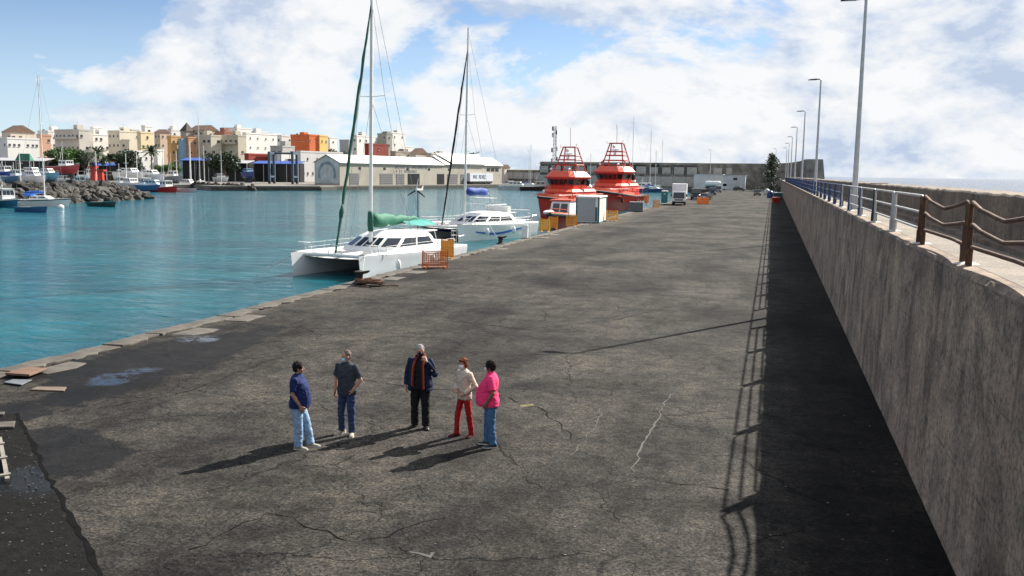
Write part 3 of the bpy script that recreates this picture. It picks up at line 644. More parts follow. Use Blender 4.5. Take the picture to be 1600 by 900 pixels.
barrier((*at(864.5, 358).xy, 0), R(25), 'amber plastic barrier second from the left before the small rescue boat', m_amber, .85, 1.18)
barrier((*at(893, 354.5).xy, 0), R(10), 'amber plastic barrier just left of the portable cabin', m_amber, 1.05, 1.15)
barrier((*at(956, 346).xy, 0), R(6), 'yellow-orange plastic barrier right behind the cabin corner', m_yellow, 1.3, 1.25)
barrier((*at(1025, 325).xy, 0), R(15), 'small amber barrier standing on the quay left of the truck', m_amber, 1.0, 1.35)
barrier((*at(1009.5, 318).xy, 0), R(-8), 'narrow amber barrier next to the red hose frames by the second rescue boat', m_amber, .9, 1.6)
# blown-over mesh barrier and the upright yellow one by the first catamaran
t = thing('mesh_barrier', 'faded orange mesh barrier leaning askew by the white catamaran', 'barrier', (*at(680, 419).xy, 0), R(28))
W_, H_ = 1.45, 1.22
mb = MB(); mb.tube([(-W_/2,0,.05), (-W_/2,-.05,H_), (W_/2,.05,H_-.18), (W_/2,0,.05), (-W_/2,0,.05)], .03, 6); mb.build('frame', m_orangemesh, t)
mb = MB()
for i in range(15):
    x = -W_/2+(i+.5)*W_/15; topz = (H_-.12) - (i/15)*.18 - .34*math.exp(-((i-4)/3.2)**2); mb.bar((x, .02*math.sin(i), .12), (x, .05*math.sin(i*1.3), topz), .052, .014)
for k in range(9):
    z = .14+k*.10; mb.bar((-W_/2, .01, z), (W_/2, .01, z-.02), .012, .04)
mb.build('mesh', m_orangemesh, t)
for s in (-1, 1): MB().box((s*.55, 0, .04), (.08, .6, .08)).build('foot', m_orangemesh, t)
barrier((*at(699, 405).xy, 0), R(-20), 'bright amber slatted barrier behind the orange mesh one', m_amber, .95, 1.22, 7)
# water-filled barrier block
t = thing('water_filled_barrier', 'bright orange water-filled barrier blocks in front of the parked vans', 'barrier', (*at(1098, 319).xy, 0), R(8))
for i in range(2): bevel = bevelled(MB().box((-.56+i*1.12, 0, .62), (1.06, .7, 1.24), top=(.96, .62)).mesh('barrier_block', m_orange), .06, 2); link('barrier_block', bevel, t)
# bollards
def bollard(p, label, rz):
    t = thing('mooring_bollard', label, 'bollard', p, rz, 'iron mooring bollards on the quay edge')
    MB().lathe([(.36, 0), (.34, .05), (.20, .08), (.16, .2), (.16, .38), (.2, .47), (.26, .52), (.25, .58), (.1, .62), (.01, .63)], 14).build('post', m_iron, t, smooth=40)
    MB().loft([[(x_, y_*w_, z_+zz*h_) for y_, zz in ((-1,-1),(1,-1),(1,1),(-1,1))] for x_, z_, w_, h_ in ((.1,.50,.16,.07), (.38,.56,.13,.06), (.48,.60,.08,.04))]).build('horn', m_iron, t, smooth=40)
    return t
b1 = at(562, 444); bollard((b1.x, b1.y, .04), 'black iron mooring bollard beside the heap of brown rope', R(10))
b2_ = at(777, 382); bollard((b2_.x+.25, b2_.y, .04), 'black iron mooring bollard near the second catamaran', R(10))
b3 = at(888, 356); 
# rope heap
m_rope = mat('brown_rope', (.14, .07, .045), rough=.95, var=.45, scale=14)
mb = MB(); rg = random.Random(8); pts = []
for i in range(150):
    a = i*.55; rr = .42+.13*math.sin(i*.37)+rg.uniform(-.06,.06); pts.append((math.cos(a)*rr*1.35 + rg.uniform(-.05,.05), math.sin(a)*rr*.75 + rg.uniform(-.05,.05), .05 + .16*abs(math.sin(i*.21))*rg.uniform(.5,1)+ (i/150)*.10))
mb.tube(pts, .034, 5); mb.tube([(.5,0,.04),(.9,-.15,.03),(1.2,.1,.03),(1.5,0,.03)], .034, 5); mb.tube([(-.4,.1,.05),(-.9,.25,.04),(-1.0,.5,.05)], .034, 5)
tag(mb.build('rope_heap', m_rope, None, True, (b1.x+.65, b1.y-.35, .03)), 'heap of reddish brown mooring rope around the near bollard', 'rope')
# white service pedestal
p = at(820, 373); t = thing('service_pedestal', 'white service pedestal on the quay edge beside the second catamaran', 'pedestal', (p.x, p.y, .03), R(6))
bevel = bevelled(MB().box((0,0,.55), (.5,.30,1.1)).mesh('body', m_cabwhite), .03); link('body', bevel, t)
MB().tube([(.27,0,1.06),(.36,0,1.0),(.42,0,0)], .045, 6).build('side_leg', m_white, t); MB().b2((-.30,-.2,0), (.48,.2,.05)).build('base', m_conc, t)
# grey equipment box and red hose frames by the second rescue boat
p = at(994, 331); t = thing('equipment_box', 'dark grey equipment box on the quay by the second rescue boat', 'box', (p.x, p.y, 0), R(4))
MB().b2((-.95, 0, .1), (.95, 1.3, 1.32)).build('body', mat('grey_box_paint', (.12,.125,.13), rough=.6, dirt=(.06,.06,.06)), t); MB().b2((-1.0, -.05, 1.32), (1.0, 1.35, 1.42)).build('lid', m_cabgrey, t); MB().b2((-1.0,-.04,0),(1.0,1.34,.1)).build('base', m_iron, t)
m_red = mat('signal_red_paint', (.50, .030, .012), rough=.4, var=.12, scale=2)
p = at(1004, 321); t = thing('hose_frame', 'low red tubular frame on the quay right of the second rescue boat', 'frame', (p.x-1.2, p.y, 0), R(6))
for i in range(5):
    MB().tube([(-2.2+i*1.0, 0, 0), (-2.2+i*1.0, 0, 1.45)], .06, 6).build('post', m_red, t)
for z in (.5, 1.0, 1.45): MB().tube([(-2.2, 0, z), (1.8, 0, z)], .055, 6).build('rail', m_red, t)
MB().b2((-2.1,.02,.5),(.3,.06,1.4)).build('banner', m_red, t)
# portable toilet
p = at(1038, 317); t = thing('portable_toilet', 'teal portable toilet with a white roof next to the box truck', 'toilet', (p.x, p.y, 0), R(5))
MB().b2((-.6,0,0),(.6,1.2,2.15)).build('body', mat('teal_plastic', (.012,.13,.15), rough=.5), t); MB().loft([[(-.65,-.05,2.15),(.65,-.05,2.15),(.65,1.25,2.15),(-.65,1.25,2.15)],[(-.5,.1,2.4),(.5,.1,2.4),(.5,1.1,2.4),(-.5,1.1,2.4)]]).build('roof', m_cabwhite, t)
d_ = MB().b2((-.45,-.03,.12),(.45,.0,2.0)).build('door', mat('teal_door', (.014,.15,.17), rough=.5), t); MB().b2((.3,-.06,1.0),(.4,-.03,1.15)).build('handle', m_dark, d_); MB().b2((-.12,-.035,1.62),(.14,-.028,1.76)).build('door_sign', m_cabwhite, t)

# ---------------------------------------------------------------- vehicles
def wheel(t, x, y, r=.36, w=.24):
    def ring(rr, hw): return [[(s*hw, math.cos(2*math.pi*k/14)*rr, math.sin(2*math.pi*k/14)*rr) for k in range(14)] for s in (-1, 1)]
    wo = MB().loft(ring(r, w/2)).build('wheel', m_rubber, t, 50, (x, y, r)); MB().loft(ring(r*.58, w/2+.012)).build('rim', m_galv, wo, 50)
def car(p, rz, label, col, L=4.3, Wd=1.76, Hh=1.5, kind='hatch', cat='car', name='parked_car'):
    """nose towards -Y"""
    t = thing(name, label, cat, p, rz, 'vehicles parked on the quay')
    cm = mat('car_paint_%02x%02x%02x' % tuple(int(c*255) for c in col), col, rough=.28, var=.06, scale=1)
    w2 = Wd/2; b = L/2; bl = Hh*.56
    van = kind == 'van'
    prof = [(-b, .30), (-b-.02, .55), (-b+.06, bl*.86), (-b+.95, bl*1.02), (b-.12, bl*1.06), (b, bl*.8), (b+.02, .34), (b-.1, .24), (-b+.1, .24)] if not van else \
           [(-b, .30), (-b-.02, .62), (-b+.08, bl*.80), (-b+.55, bl*.95), (b-.02, bl*.98), (b, .34), (b-.1, .24), (-b+.1, .24)]
    rings = [[(sx*w2, y, z) for y, z in prof] for sx in (-1, -.93, .93, 1)]
    rings[0] = [(-w2, y*.985, z*.97 if z > .5 else z) for y, z in prof]; rings[3] = [(w2, y*.985, z*.97 if z > .5 else z) for y, z in prof]
    MB().loft(rings).build('body', cm, t, 30)
    top = [(-b+1.0, bl), (-b+1.75, Hh-.04), (-b+2.1, Hh), (b-.75, Hh), (b-.2, bl+.02)] if not van else [(-b+.5, bl*.92), (-b+1.1, Hh-.06), (-b+1.4, Hh), (b-.06, Hh), (b-.0, bl*.9)]
    MB().loft([[(sx*w2*(.97 if z < bl+.05 else .80 if not van else .9), y, z) for y, z in top] for sx in (-1, 1)]).build('cabin', cm, t, 30)
    # glass set proud of the cabin
    def pane(name, q): MB().add(q, [(0,1,2,3)]).build(name, m_glass, t)
    y0_, y1_ = (top[0][0], top[1][0]); wt = .80 if not van else .9
    pane('windscreen', [(-w2*.88, y0_-.0, bl+.06), (w2*.88, y0_-.0, bl+.06), (w2*wt*.92, y1_-.05, Hh-.10), (-w2*wt*.92, y1_-.05, Hh-.10)])
    yb0, yb1 = top[-1][0], top[-2][0]
    pane('rear_window', [(-w2*.85, yb0+.02, bl+.10), (w2*.85, yb0+.02, bl+.10), (w2*wt*.9, yb1+.04, Hh-.12), (-w2*wt*.9, yb1+.04, Hh-.12)])
    for s in (-1, 1):
        ya, yb = top[1][0]+.05, (top[-2][0]+.1 if not van else top[1][0]+1.0)
        pane('side_window', [(s*w2*.985, ya-.45, bl+.07), (s*w2*.985, yb, bl+.07), (s*(w2*wt+.035), yb-.1, Hh-.12), (s*(w2*wt+.035), ya+.1, Hh-.12)])
        for yy in (-b+.78, b-.8): wheel(t, s*(w2-.10), yy, .33 if not van else .36)
        MB().box((s*w2*.72, -b-.01, bl*.78), (.34, .08, .16)).build('headlight', mat('headlight_glass', (.6,.6,.58), rough=.1), t)
        MB().box((s*(w2+.09), top[0][0]+.35, bl+.12), (.18, .1, .13)).build('mirror', m_rubber, t)
    MB().b2((-w2*.9, -b-.05, .28), (w2*.9, -b+.06, .50)).build('bumper', m_rubber if van else cm, t)
    MB().b2((-.26, -b-.07, .42), (.26, -b-.045, .53)).build('number_plate', m_cabwhite, t)
    return t
# white box truck, cab towards the camera
p = at(1060, 321); t = thing('box_truck', 'white box truck facing the camera, parked beside the teal toilet', 'truck', (p.x, p.y+.2, 0), R(4), 'vehicles parked on the quay')
m_tw = mat('truck_white', (.74, .74, .73), rough=.4, var=.04, dirt=(.5,.48,.44), dirt_amt=.3)
MB().b2((-1.28, 2.2, 1.05), (1.28, 8.4, 3.75)).build('cargo_box', m_tw, t)
MB().loft([[(sx*1.12, y, z) for y, z in ((0,.45),(-.03,1.15),(.42,2.35),(.6,2.5),(2.0,2.52),(2.05,.45))] for sx in (-1,-.94,.94,1)]).build('cab', m_tw, t, 30)
MB().add([(-1.0,-.035,1.22),(1.0,-.035,1.22),(.92,.37,2.26),(-.92,.37,2.26)], [(0,1,2,3)]).build('windscreen', m_glass, t)
for s in (-1, 1):
    MB().add([(s*1.128,.25,1.3),(s*1.128,1.4,1.3),(s*1.128,1.4,2.2),(s*1.128,.6,2.2)], [(0,1,2,3)]).build('side_window', m_glass, t)
    wheel(t, s*1.0, .95, .45, .3); wheel(t, s*1.0, 6.6, .45, .34)
    MB().box((s*.8, -.03, .82), (.4, .08, .2)).build('headlight', mat('headlight_glass', (.6,.6,.58)), t); MB().box((s*1.32, .1, 1.75), (.2,.12,.45)).build('mirror', m_rubber, t)
MB().b2((-1.14,-.12,.38),(1.14,.1,.68)).build('bumper', m_rubber, t); MB().b2((-.75,-.045,.86),(.75,0,1.08)).build('grille', m_dark, t); MB().b2((-1.0, 2.1, .6), (1.0, 8.3, 1.05)).build('chassis', m_rubber, t)
car((*at(1087, 312).xy, 0), R(2), 'large dark grey van parked behind the box truck', (.022,.024,.028), 5.4, 2.0, 2.5, 'van', 'van', 'parked_van')
car((*at(1101, 312.5).xy, 0), R(-20), 'dark car with a pale bonnet beside the orange barrier blocks', (.05,.055,.06), 4.2, 1.75, 1.5)
car((*at(1113, 305).xy, 0), R(3), 'small dark blue van with its nose to the camera before the white tanker', (.015,.025,.05), 4.3, 1.8, 2.0, 'van', 'van', 'parked_van')
car((*at(1122, 301).xy, 0), R(3), 'grey van just behind the dark blue van', (.16,.165,.17), 4.6, 1.85, 2.1, 'van', 'van', 'parked_van')
car((*at(1183, 306).xy, 0), R(2), 'dark off-road car parked near the recycling containers', (.02,.021,.022), 4.1, 1.75, 1.75)
car((*at(1155, 298).xy, 0), R(80), 'dark car parked side-on before the pale shed', (.03,.03,.035), 4.2, 1.75, 1.5)
# tanker
p = at(1130, 297.5); t = thing('tank_truck', 'white tank truck parked before the pale shed', 'truck', (p.x, p.y, 0), R(55), 'vehicles parked on the quay')
MB().loft([[(math.cos(a*math.pi/6)*1.15*s_, y, 2.25+math.sin(a*math.pi/6)*1.0*s_) for a in range(12)] for y, s_ in ((1.6,.6),(1.9,1),(7.4,1),(7.7,.6))]).build('tank', m_tw, t, 40)
MB().b2((-1.1,-.6,.5),(1.1,1.4,2.7)).build('cab', m_tw, t); MB().b2((-1.0,-.64,1.5),(1.0,-.6,2.4)).build('windscreen', m_glass, t); MB().b2((-.9,1.3,.7),(.9,7.6,1.2)).build('chassis', m_rubber, t)
for s in (-1,1):
    for yy in (.3, 5.2, 6.4): wheel(t, s*.98, yy, .48, .3)
# small boat on a trailer by the toilet
# waste containers by the wall
def igloo(p, col, label):
    t = thing('recycling_igloo', label, 'container', p, 0, 'waste containers by the wall')
    MB().lathe([(.75, 0), (.8, .1), (.8, .9), (.72, 1.35), (.45, 1.68), (.12, 1.8), (.02, 1.81)], 14).build('shell', col, t, 50); MB().box((0,-.72,1.2), (.36,.2,.22)).build('slot', m_dark, t)
    MB().tube([(-.1,0,1.78),(-.1,0,1.95),(.1,0,1.95),(.1,0,1.78)], .025, 5).build('lifting_ring', m_galv, t)
m_blueplastic = mat('blue_plastic', (.03,.07,.18), rough=.5)
q = at(1198, 305); igloo((q.x, q.y, 0), mat('grey_white_plastic', (.5,.52,.5), rough=.5), 'pale grey dome recycling container by the wall')
q = at(1202, 309); igloo((q.x+.2, q.y-2, 0), m_blueplastic, 'dark blue dome recycling container in front of the pale one')
q = at(1216, 311); t = thing('waste_skip', 'green waste container with a pale lid against the wall', 'container', (q.x, q.y, 0), 0, 'waste containers by the wall')
MB().box((0,0,.85), (1.7,1.2,1.1), top=(1.12,1.1)).build('body', mat('green_plastic', (.012,.07,.06), rough=.5), t); MB().loft([[(-1.0,y,1.42+z),(1.0,y,1.42+z),(1.0,y,1.47+z),(-1.0,y,1.47+z)] for y, z in ((-.7,0),(-.3,.16),(.3,.16),(.7,0))]).build('lid', mat('pale_lid', (.4,.46,.43), rough=.5), t)
for s in (-1,1): wheel(t, s*.7, -.4, .15, .1); wheel(t, s*.7, .4, .15, .1)
q = at(1212, 319); t = thing('wheeled_bin', 'dark red wheeled bin at the foot of the wall, in its shadow', 'bin', (q.x, q.y, 0), R(15), 'waste containers by the wall')
MB().box((0,0,.72), (1.15,.9,1.0), top=(1.2,1.15)).build('body', mat('dark_red_plastic', (.28,.012,.010), rough=.5), t); MB().loft([[(-.75,y,1.22+z),(.75,y,1.22+z),(.75,y,1.28+z),(-.75,y,1.28+z)] for y, z in ((-.58,0),(0,.1),(.58,0))]).build('lid', mat('dark_red_plastic', (.28,.012,.010)), t)
for s in (-1,1): wheel(t, s*.45, -.3, .12, .08); wheel(t, s*.45, .3, .12, .08)
# ================================================================== BOATS
m_shade = mat('hull_grey_white', (.66, .67, .68), rough=.35, var=.05, scale=.8, dirt=(.45,.45,.44), dirt_amt=.3)
m_bottom = mat('antifoul_dark', (.02, .035, .04), rough=.7, var=.3)
m_green = mat('green_sail_canvas', (.004, .12, .068), rough=.75, var=.25, scale=3, bump=.6)
m_dgreen = mat('dark_green_canvas', (.006, .085, .055), rough=.75, var=.25, scale=3)
m_aqua = mat('aqua_awning', (.03, .25, .22), rough=.7, var=.1, scale=2)
m_bluec = mat('blue_sail_canvas', (.012, .055, .27), rough=.75, var=.22, scale=3, bump=.6)
m_black = mat('black_sail_cover', (.012, .014, .017), rough=.7, var=.3)
m_net = mat('trampoline_net', (.50, .50, .48), rough=.8, var=.1, scale=6)
m_mast = mat('white_mast', (.70, .70, .68), rough=.35, var=.05)
m_wire = mat('rigging_wire', (.32, .33, .34), rough=.4, var=.1)
m_bstripe = mat('blue_hull_stripe', (.02, .10, .40), rough=.4, var=.1)
def hull_rings(L, B, free, sheer=.25, stern=.85, fine=1.7, keel=-.35, n=13, flare=.75, bow_rake=.5):
    """rings from transom (y=-L/2) to bow (y=L/2); 9 points each from port deck to starboard deck"""
    out = []
    for i in range(n):
        u = i/(n-1); y = -L/2 + L*u
        wd = B/2*(stern + (1-stern)*min(1, u/.4)) * (1-max(0, (u-.45)/.55)**fine)
        wd = max(wd, .012); z = free*(1+sheer*max(0, (u-.3)/.7)**1.6); ww = wd*(flare + (1-flare)*.2*(1-u)); k = keel*(1-max(0, (u-.7)/.3)**2*.8)
        sh = bow_rake*max(0, (u-.75)/.25)**2
        out.append([(-wd, y+sh, z), (-wd*.96-ww*.02, y+sh*.9, z*.82), (-ww*1.02, y+sh*.4, z*.35), (-ww*.92, y, .0), (-ww*.45, y-sh*.2, k*.8), (0, y-sh*.3, k), (ww*.45, y-sh*.2, k*.8), (ww*.92, y, .0), (ww*1.02, y+sh*.4, z*.35), (wd*.96+ww*.02, y+sh*.9, z*.82), (wd, y+sh, z)])
    return out
def move(rings, dx=0, dy=0, dz=0): return [[(x+dx, y+dy, z+dz) for x, y, z in r] for r in rings]
def tubes(name, segs, r, m, t, n=5):
    mb = MB()
    for s in segs: mb.tube(s, r, n)
    return mb.build(name, m, t)
def sausage(a, b, rs, name, m, t, squash=.75, wob=.0, n=10):
    a, b = Vector(a), Vector(b); k = len(rs); d = (b-a).normalized(); u = d.cross(Vector((0,0,1))).normalized(); q = u.cross(d); rings = []
    for i, r in enumerate(rs):
        c = a.lerp(b, i/(k-1)) + Vector((0,0,wob*math.sin(i*1.9)))
        rings.append([c + u*math.cos(2*math.pi*j/n)*r*squash*(1+.1*math.sin(j*2.2+i)) + q*math.sin(2*math.pi*j/n)*r*(1+.08*math.sin(j*1.7+i*1.3)) for j in range(n)])
    return MB().loft(rings).build(name, m, t, 'all')
def catamaran(bows_mid, heading, label, L=12.6, B=5.1, free=1.32, cover=m_green, jib=m_dgreen, mast_h=17.5, first=True):
    rz = math.atan2(heading[1], heading[0]) - math.pi/2
    h = Vector((heading[0], heading[1], 0)).normalized(); c = Vector((bows_mid[0], bows_mid[1], 0)) - h*(L/2)
    t = thing('catamaran', label, 'catamaran', (c.x, c.y, WATER), rz, 'catamarans moored at the quay')
    s = B/2 - .05; hw = 1.45
    for sd in (-1, 1):
        rr = move(hull_rings(L, hw, free, .12, .72, 1.9, -.4, 15, .62, .25), sd*s)
        hu = MB().loft(rr, 0, True).build('hull', m_shade if first else m_white, t, 35)
        # deck of the hull, and dark underwater band
        MB().loft([[(r[0][0]+.03, r[0][1], r[0][2]+.01), (r[-1][0]-.03, r[-1][1], r[-1][2]+.01), (r[-1][0]-.06, r[-1][1], r[-1][2]+.06), (r[0][0]+.06, r[0][1], r[0][2]+.06)] for r in rr]).build('deck', m_white, hu, 30)
        if not first and True:
            st = []
            for i in range(13):
                u = i/12; y = -3.6+7.6*u; zc = .80+.20*math.cos(u*math.pi*1.6); kf = (y+L/2)/L*14; k = min(13, int(kf)); fr_ = kf-k; hwz = lambda r: (lambda lo, hi: abs(lo[0]-sd*s)+(abs(hi[0]-sd*s)-abs(lo[0]-sd*s))*min(1, max(0, (zc-lo[2])/(hi[2]-lo[2]))))(r[2], r[1]); xx = hwz(rr[k])*(1-fr_)+hwz(rr[k+1])*fr_+.02
                for_ = []; st.append((xx, y, zc, .05+.07*math.sin(math.pi*u)))
            for e in (-1, 1):
                v = [(sd*s+e*(x+.012), y, z+hh) for x, y, z, hh in st] + [(sd*s+e*(x+.012), y, z-hh) for x, y, z, hh in st]; n_ = len(st)
                MB().add(v, [(i, i+1, n_+i+1, n_+i) for i in range(n_-1)]).build('stripe', m_bstripe, hu)
        # stanchions and lifelines
        pts = [(sd*(s+.42), y, free) for y in (-4.6, -2.8, -1.0, .8, 2.6, 4.2)]
        [tubes('stanchion', [[p, (p[0], p[1], p[2]+.62)]], .018, m_chrome, t) for p in pts]; tubes('lifeline', [[(a[0], a[1], a[2]+zz) for a in pts] for zz in (.6, .32)], .009, m_wire, t, 4)
        MB().tube([(sd*s-.25, L/2-1.6, free+.1), (sd*s-.22, L/2-1.4, free+.68), (sd*s, L/2-.5, free+.78), (sd*s+.22, L/2-1.4, free+.68), (sd*s+.25, L/2-1.6, free+.1)], .02, 5).build('pulpit', m_chrome, t)
    # bridge deck, foredeck beams, nets
    MB().loft([[(-s, y, z0), (s, y, z0), (s, y, z1), (-s, y, z1)] for y, z0, z1 in ((-5.3,.72,1.18), (-4.8,.62,1.36), (1.6,.66,1.38), (2.6,.85,1.34))]).build('bridge_deck', m_white, t, 30)
    MB().loft([[(-s, y, 1.18), (-s*.35, y, 1.10), (s*.35, y, 1.10), (s, y, 1.18), (s, y, 1.21), (s*.35, y, 1.13), (-s*.35, y, 1.13), (-s, y, 1.21)] for y in (2.6, 4.0, 5.3)]).build('net', m_net, t)
    MB().tube([(-s, 5.35, 1.3), (0, 5.38, 1.34), (s, 5.35, 1.3)], .12, 8).build('crossbeam', m_white, t, True)
    MB().b2((-.16, 2.5, 1.2), (.16, 5.5, 1.36)).build('catwalk', m_white, t); MB().tube([(-.5,5.4,1.35),(-.4,5.6,1.9),(0,5.7,2.05),(.4,5.6,1.9),(.5,5.4,1.35)], .025, 6).build('bow_rail', m_chrome, t)
    # cabin: plan rounded in front, roof crowned
    def ring(z, sc_, y0, y1): 
        return [(x*sc_*s*.98, (y1 if k in (3,4) else y0 if k in (0,7) else (y1-.75 if k in (2,5) else y0+.9)), z + zc) for k, (x, zc) in enumerate(((-.78,0),(-.97,0),(-.86,0),(-.42,0),(.42,0),(.86,0),(.97,0),(.78,0)))]
    zs = [(1.36, 1.0, -3.9, 2.45), (1.58, .985, -3.85, 2.25), (2.22, .84, -3.5, .95), (2.46, .70, -3.2, .35), (2.58, .44, -2.8, -.2)]
    cab = MB().loft([ring(*z) for z in zs]).build('cabin', m_white, t, 28)
    def lerp_ring(z):
        for a, b in zip(zs, zs[1:]):
            if a[0] <= z <= b[0]:
                f = (z-a[0])/(b[0]-a[0]); return ring(z, a[1]+(b[1]-a[1])*f, a[2]+(b[2]-a[2])*f, a[3]+(b[3]-a[3])*f)
    lo, hi = lerp_ring(1.66), lerp_ring(2.16)
    def pane(i, j, f0, f1, zf0=0, zf1=1):
        q = []
        for rr, f in ((lo, f0), (lo, f1), (hi, f1), (hi, f0)): a, b = Vector(rr[i]), Vector(rr[j]); q.append(a.lerp(b, f))
        ctr = sum(q, Vector())/4; nrm = (q[1]-q[0]).cross(q[3]-q[0]).normalized()
        if nrm.dot(Vector((ctr.x, ctr.y+.8, 0))) < 0: nrm = -nrm
        MB().add([p + nrm*.015 for p in q], [(0,1,2,3)]).build('window', m_glass, cab)
    for i, j, f0, f1 in ((3,4,.06,.30), (3,4,.36,.64), (3,4,.70,.94), (2,3,.12,.90), (4,5,.10,.88), (1,2,.04,.50), (1,2,.53,.97), (5,6,.03,.47), (5,6,.50,.96)): pane(i, j, f0, f1)
    MB().b2((-1.5, -4.6, 2.40), (1.5, -2.9, 2.47)).build('hardtop', m_white, t)
    # cockpit coaming, stern arch, ladder
    MB().b2((-s*.8, -5.2, 1.36), (s*.8, -3.9, 1.75)).build('coaming', m_white, t)
    tubes('stern_arch', [[(-s, -5.2, free), (-s+.1, -5.3, 2.7), (s-.1, -5.3, 2.7), (s, -5.2, free)], [(-1.2, -4.6, 2.64), (-1.4, -4.9, 1.4)], [(1.2, -4.6, 2.64), (1.4, -4.9, 1.4)]], .03, m_chrome, t)
    lx = -s-.1
    tubes('ladder', [[(lx-.2,-5.0,.4),(lx-.2,-5.1,2.5)], [(lx+.2,-5.0,.4),(lx+.2,-5.1,2.5)]] + [[(lx-.2,-5.05,z),(lx+.2,-5.05,z)] for z in (.7,1.05,1.4,1.75,2.1,2.4)], .022, m_chrome, t)
    for sd in (-1, 1): tubes('pushpit', [[(sd*(s-.3), -L/2+.1, free), (sd*(s-.3), -L/2+.15, free+.7), (sd*(s+.3), -L/2+.15, free+.7), (sd*(s+.3), -L/2+.9, free+.7), (sd*(s+.3), -L/2+.9, free)]], .022, m_chrome, t)
    # rig
    my = 1.55 if first else 2.0; zb = 1.45; rake = -.020*mast_h
    mast = MB().tube([(0, my, zb), (0, my+rake*.5, zb+mast_h*.5), (0, my+rake, zb+mast_h)], [.12, .115, .085], 9).build('mast', m_mast, t, True)
    def mp_(f): return Vector((0, my+rake*f, zb+mast_h*f))
    sp_ = mp_(.56); MB().tube([sp_+Vector((-.95,-.12,.05)), sp_, sp_+Vector((.95,-.12,.05))], .026, 5).build('spreader', m_mast, mast)
    hp = mp_(.90); ft = Vector((0, 5.35, 1.45))
    k = 26; MB().tube([ft.lerp(hp, i/k) + Vector((.02*math.sin(i*1.3), .02*math.cos(i*1.9), 0)) for i in range(k+1)], [.03+.075*math.sin(math.pi*min(1, .06+i/k*.96))**.55*(1+.18*math.sin(i*2.3)) for i in range(k+1)], 7).build('furled_jib', jib, t, True)
    if first: sausage(ft.lerp(hp,.13), ft.lerp(hp,.19), (.09,.15,.19,.13,.09), 'sail_bunch', jib, t, .8, 0)
    tubes('shroud', [[mp_(.9), sp_+Vector((sd*.95,-.12,.05)), Vector((sd*(s+.3), my-.9, free))] for sd in (-1,1)] + [[mp_(.55), Vector((sd*(s+.25), my-1.5, free))] for sd in (-1,1)] + [[mp_(.98), Vector((.3, -5.3, 2.7))]], .014, m_wire, t, 4)
    bz = 2.95 if first else 4.35
    bl = 6.0 if first else 3.4
    MB().tube([(0, my-.15, bz), (0, my-bl-.35, bz+.05)], .075, 8).build('boom', m_mast, t, True)
    if first:
        sausage((0, my-.12, bz+.35), (0, my-bl, bz+.22), (.34,.50,.44,.50,.36,.40,.30,.34,.26,.28,.20,.22,.12), 'sail_cover', cover, t, .66, .05)
        sausage((0, my-.05, bz-.35), (0, my-.02, bz+.95), (.16,.2,.2,.16), 'luff_cover', m_dgreen, t, 1.0)
        n_ = 8; v = []
        for i in range(n_+1):
            for x, z in ((-1.25,-.30),(-.65,-.08),(0,.02),(.65,-.08),(1.25,-.30)): v.append((x*(.55+.45*min(1, i/2)), -2.1-i*.36, 3.12+z+.04*math.sin(i*1.7)))
        MB().add(v, [(i*5+j, i*5+j+1, i*5+j+6, i*5+j+5) for i in range(n_) for j in range(4)]).build('awning', m_aqua, t, 'all')
        gt = MB().tube([(.5,-5.3,1.3),(.5,-5.3,5.1)], .035, 6).build('turbine_pole', m_black, t)
        mb = MB(); hub = Vector((.5,-5.22,5.2)); mb.tube([hub+Vector((0,-.45,0)), hub+Vector((0,.12,0))], [.07,.11], 8)
        MB().prism([(-.45-5.22,5.2),(-.85-5.22,5.55),(-.75-5.22,5.15)], .49, .51, 'x').build('turbine_tail', m_white, gt)
        mb.build('turbine_body', m_white, gt)
        for a in (R(100), R(215), R(330)):
            d = Vector((math.cos(a),0,math.sin(a))); u = Vector((-math.sin(a),.4,math.cos(a))); b0 = hub+Vector((0,.12,0))
            MB().add([b0+d*.08+u*.06, b0+d*.08-u*.06, b0+d*.85-u*.02, b0+d*.85+u*.035, b0+d*.08+Vector((0,.03,0))], [(0,1,2,3),(0,4,3),(4,1,2)]).build('turbine_blade', m_black if a > 2 else m_white, gt)
    else:
        sausage((0, my-.2, bz+.25), (0, my-bl, bz+.2), (.28,.40,.42,.36,.40,.38,.34), 'sail_cover', cover, t, .75, .02)
        MB().b2((-1.2, my-.1-2.4, bz-.45), (1.2, my-bl-.2, bz-.38)).build('sunshade', m_white, t)
        tubes('sunshade_post', [[(x, y, 2.7), (x, y, bz-.4)] for x in (-1.1,1.1) for y in (my-2.6, my-bl)], .025, m_chrome, t)
        tubes('flybridge_rail', [[(-1.4,.1,2.85),(-1.4,.1,3.3),(-1.4,-3.0,3.3),(1.4,-3.0,3.3),(1.4,.1,3.3),(1.4,.1,2.85)], [(-1.4,-1.5,2.85),(-1.4,-1.5,3.3)], [(1.4,-1.5,2.85),(1.4,-1.5,3.3)]], .03, m_wire, t)
        MB().b2((-1.5,-3.6,2.5),(1.5,-3.05,3.1)).build('flybridge', m_white, t)
    # fenders and mooring lines
    return t, s, free
cat1, s1, f1 = catamaran((-25.85, 50.2), (-.16, -.987), 'white catamaran with green boom cover, wind turbine and furled green jib', first=True)
MB().ell((-s1-.92, 3.6, .75), (.17,.17,.36), 9, 7).build('fender', m_white, cat1, True); MB().ell((-s1-.95, -.6, .75), (.17,.17,.36), 9, 7).build('fender', m_white, cat1, True)
hd2 = Vector((-.36, -.93, 0)).normalized()
cat2, s2, f2 = catamaran((-30.6, 82.0), (hd2.x, hd2.y), 'white catamaran with blue boom cover and blue hull stripe behind the green-covered one', L=12.2, B=5.6, free=1.45, cover=m_bluec, jib=m_black, mast_h=18.9, first=False)
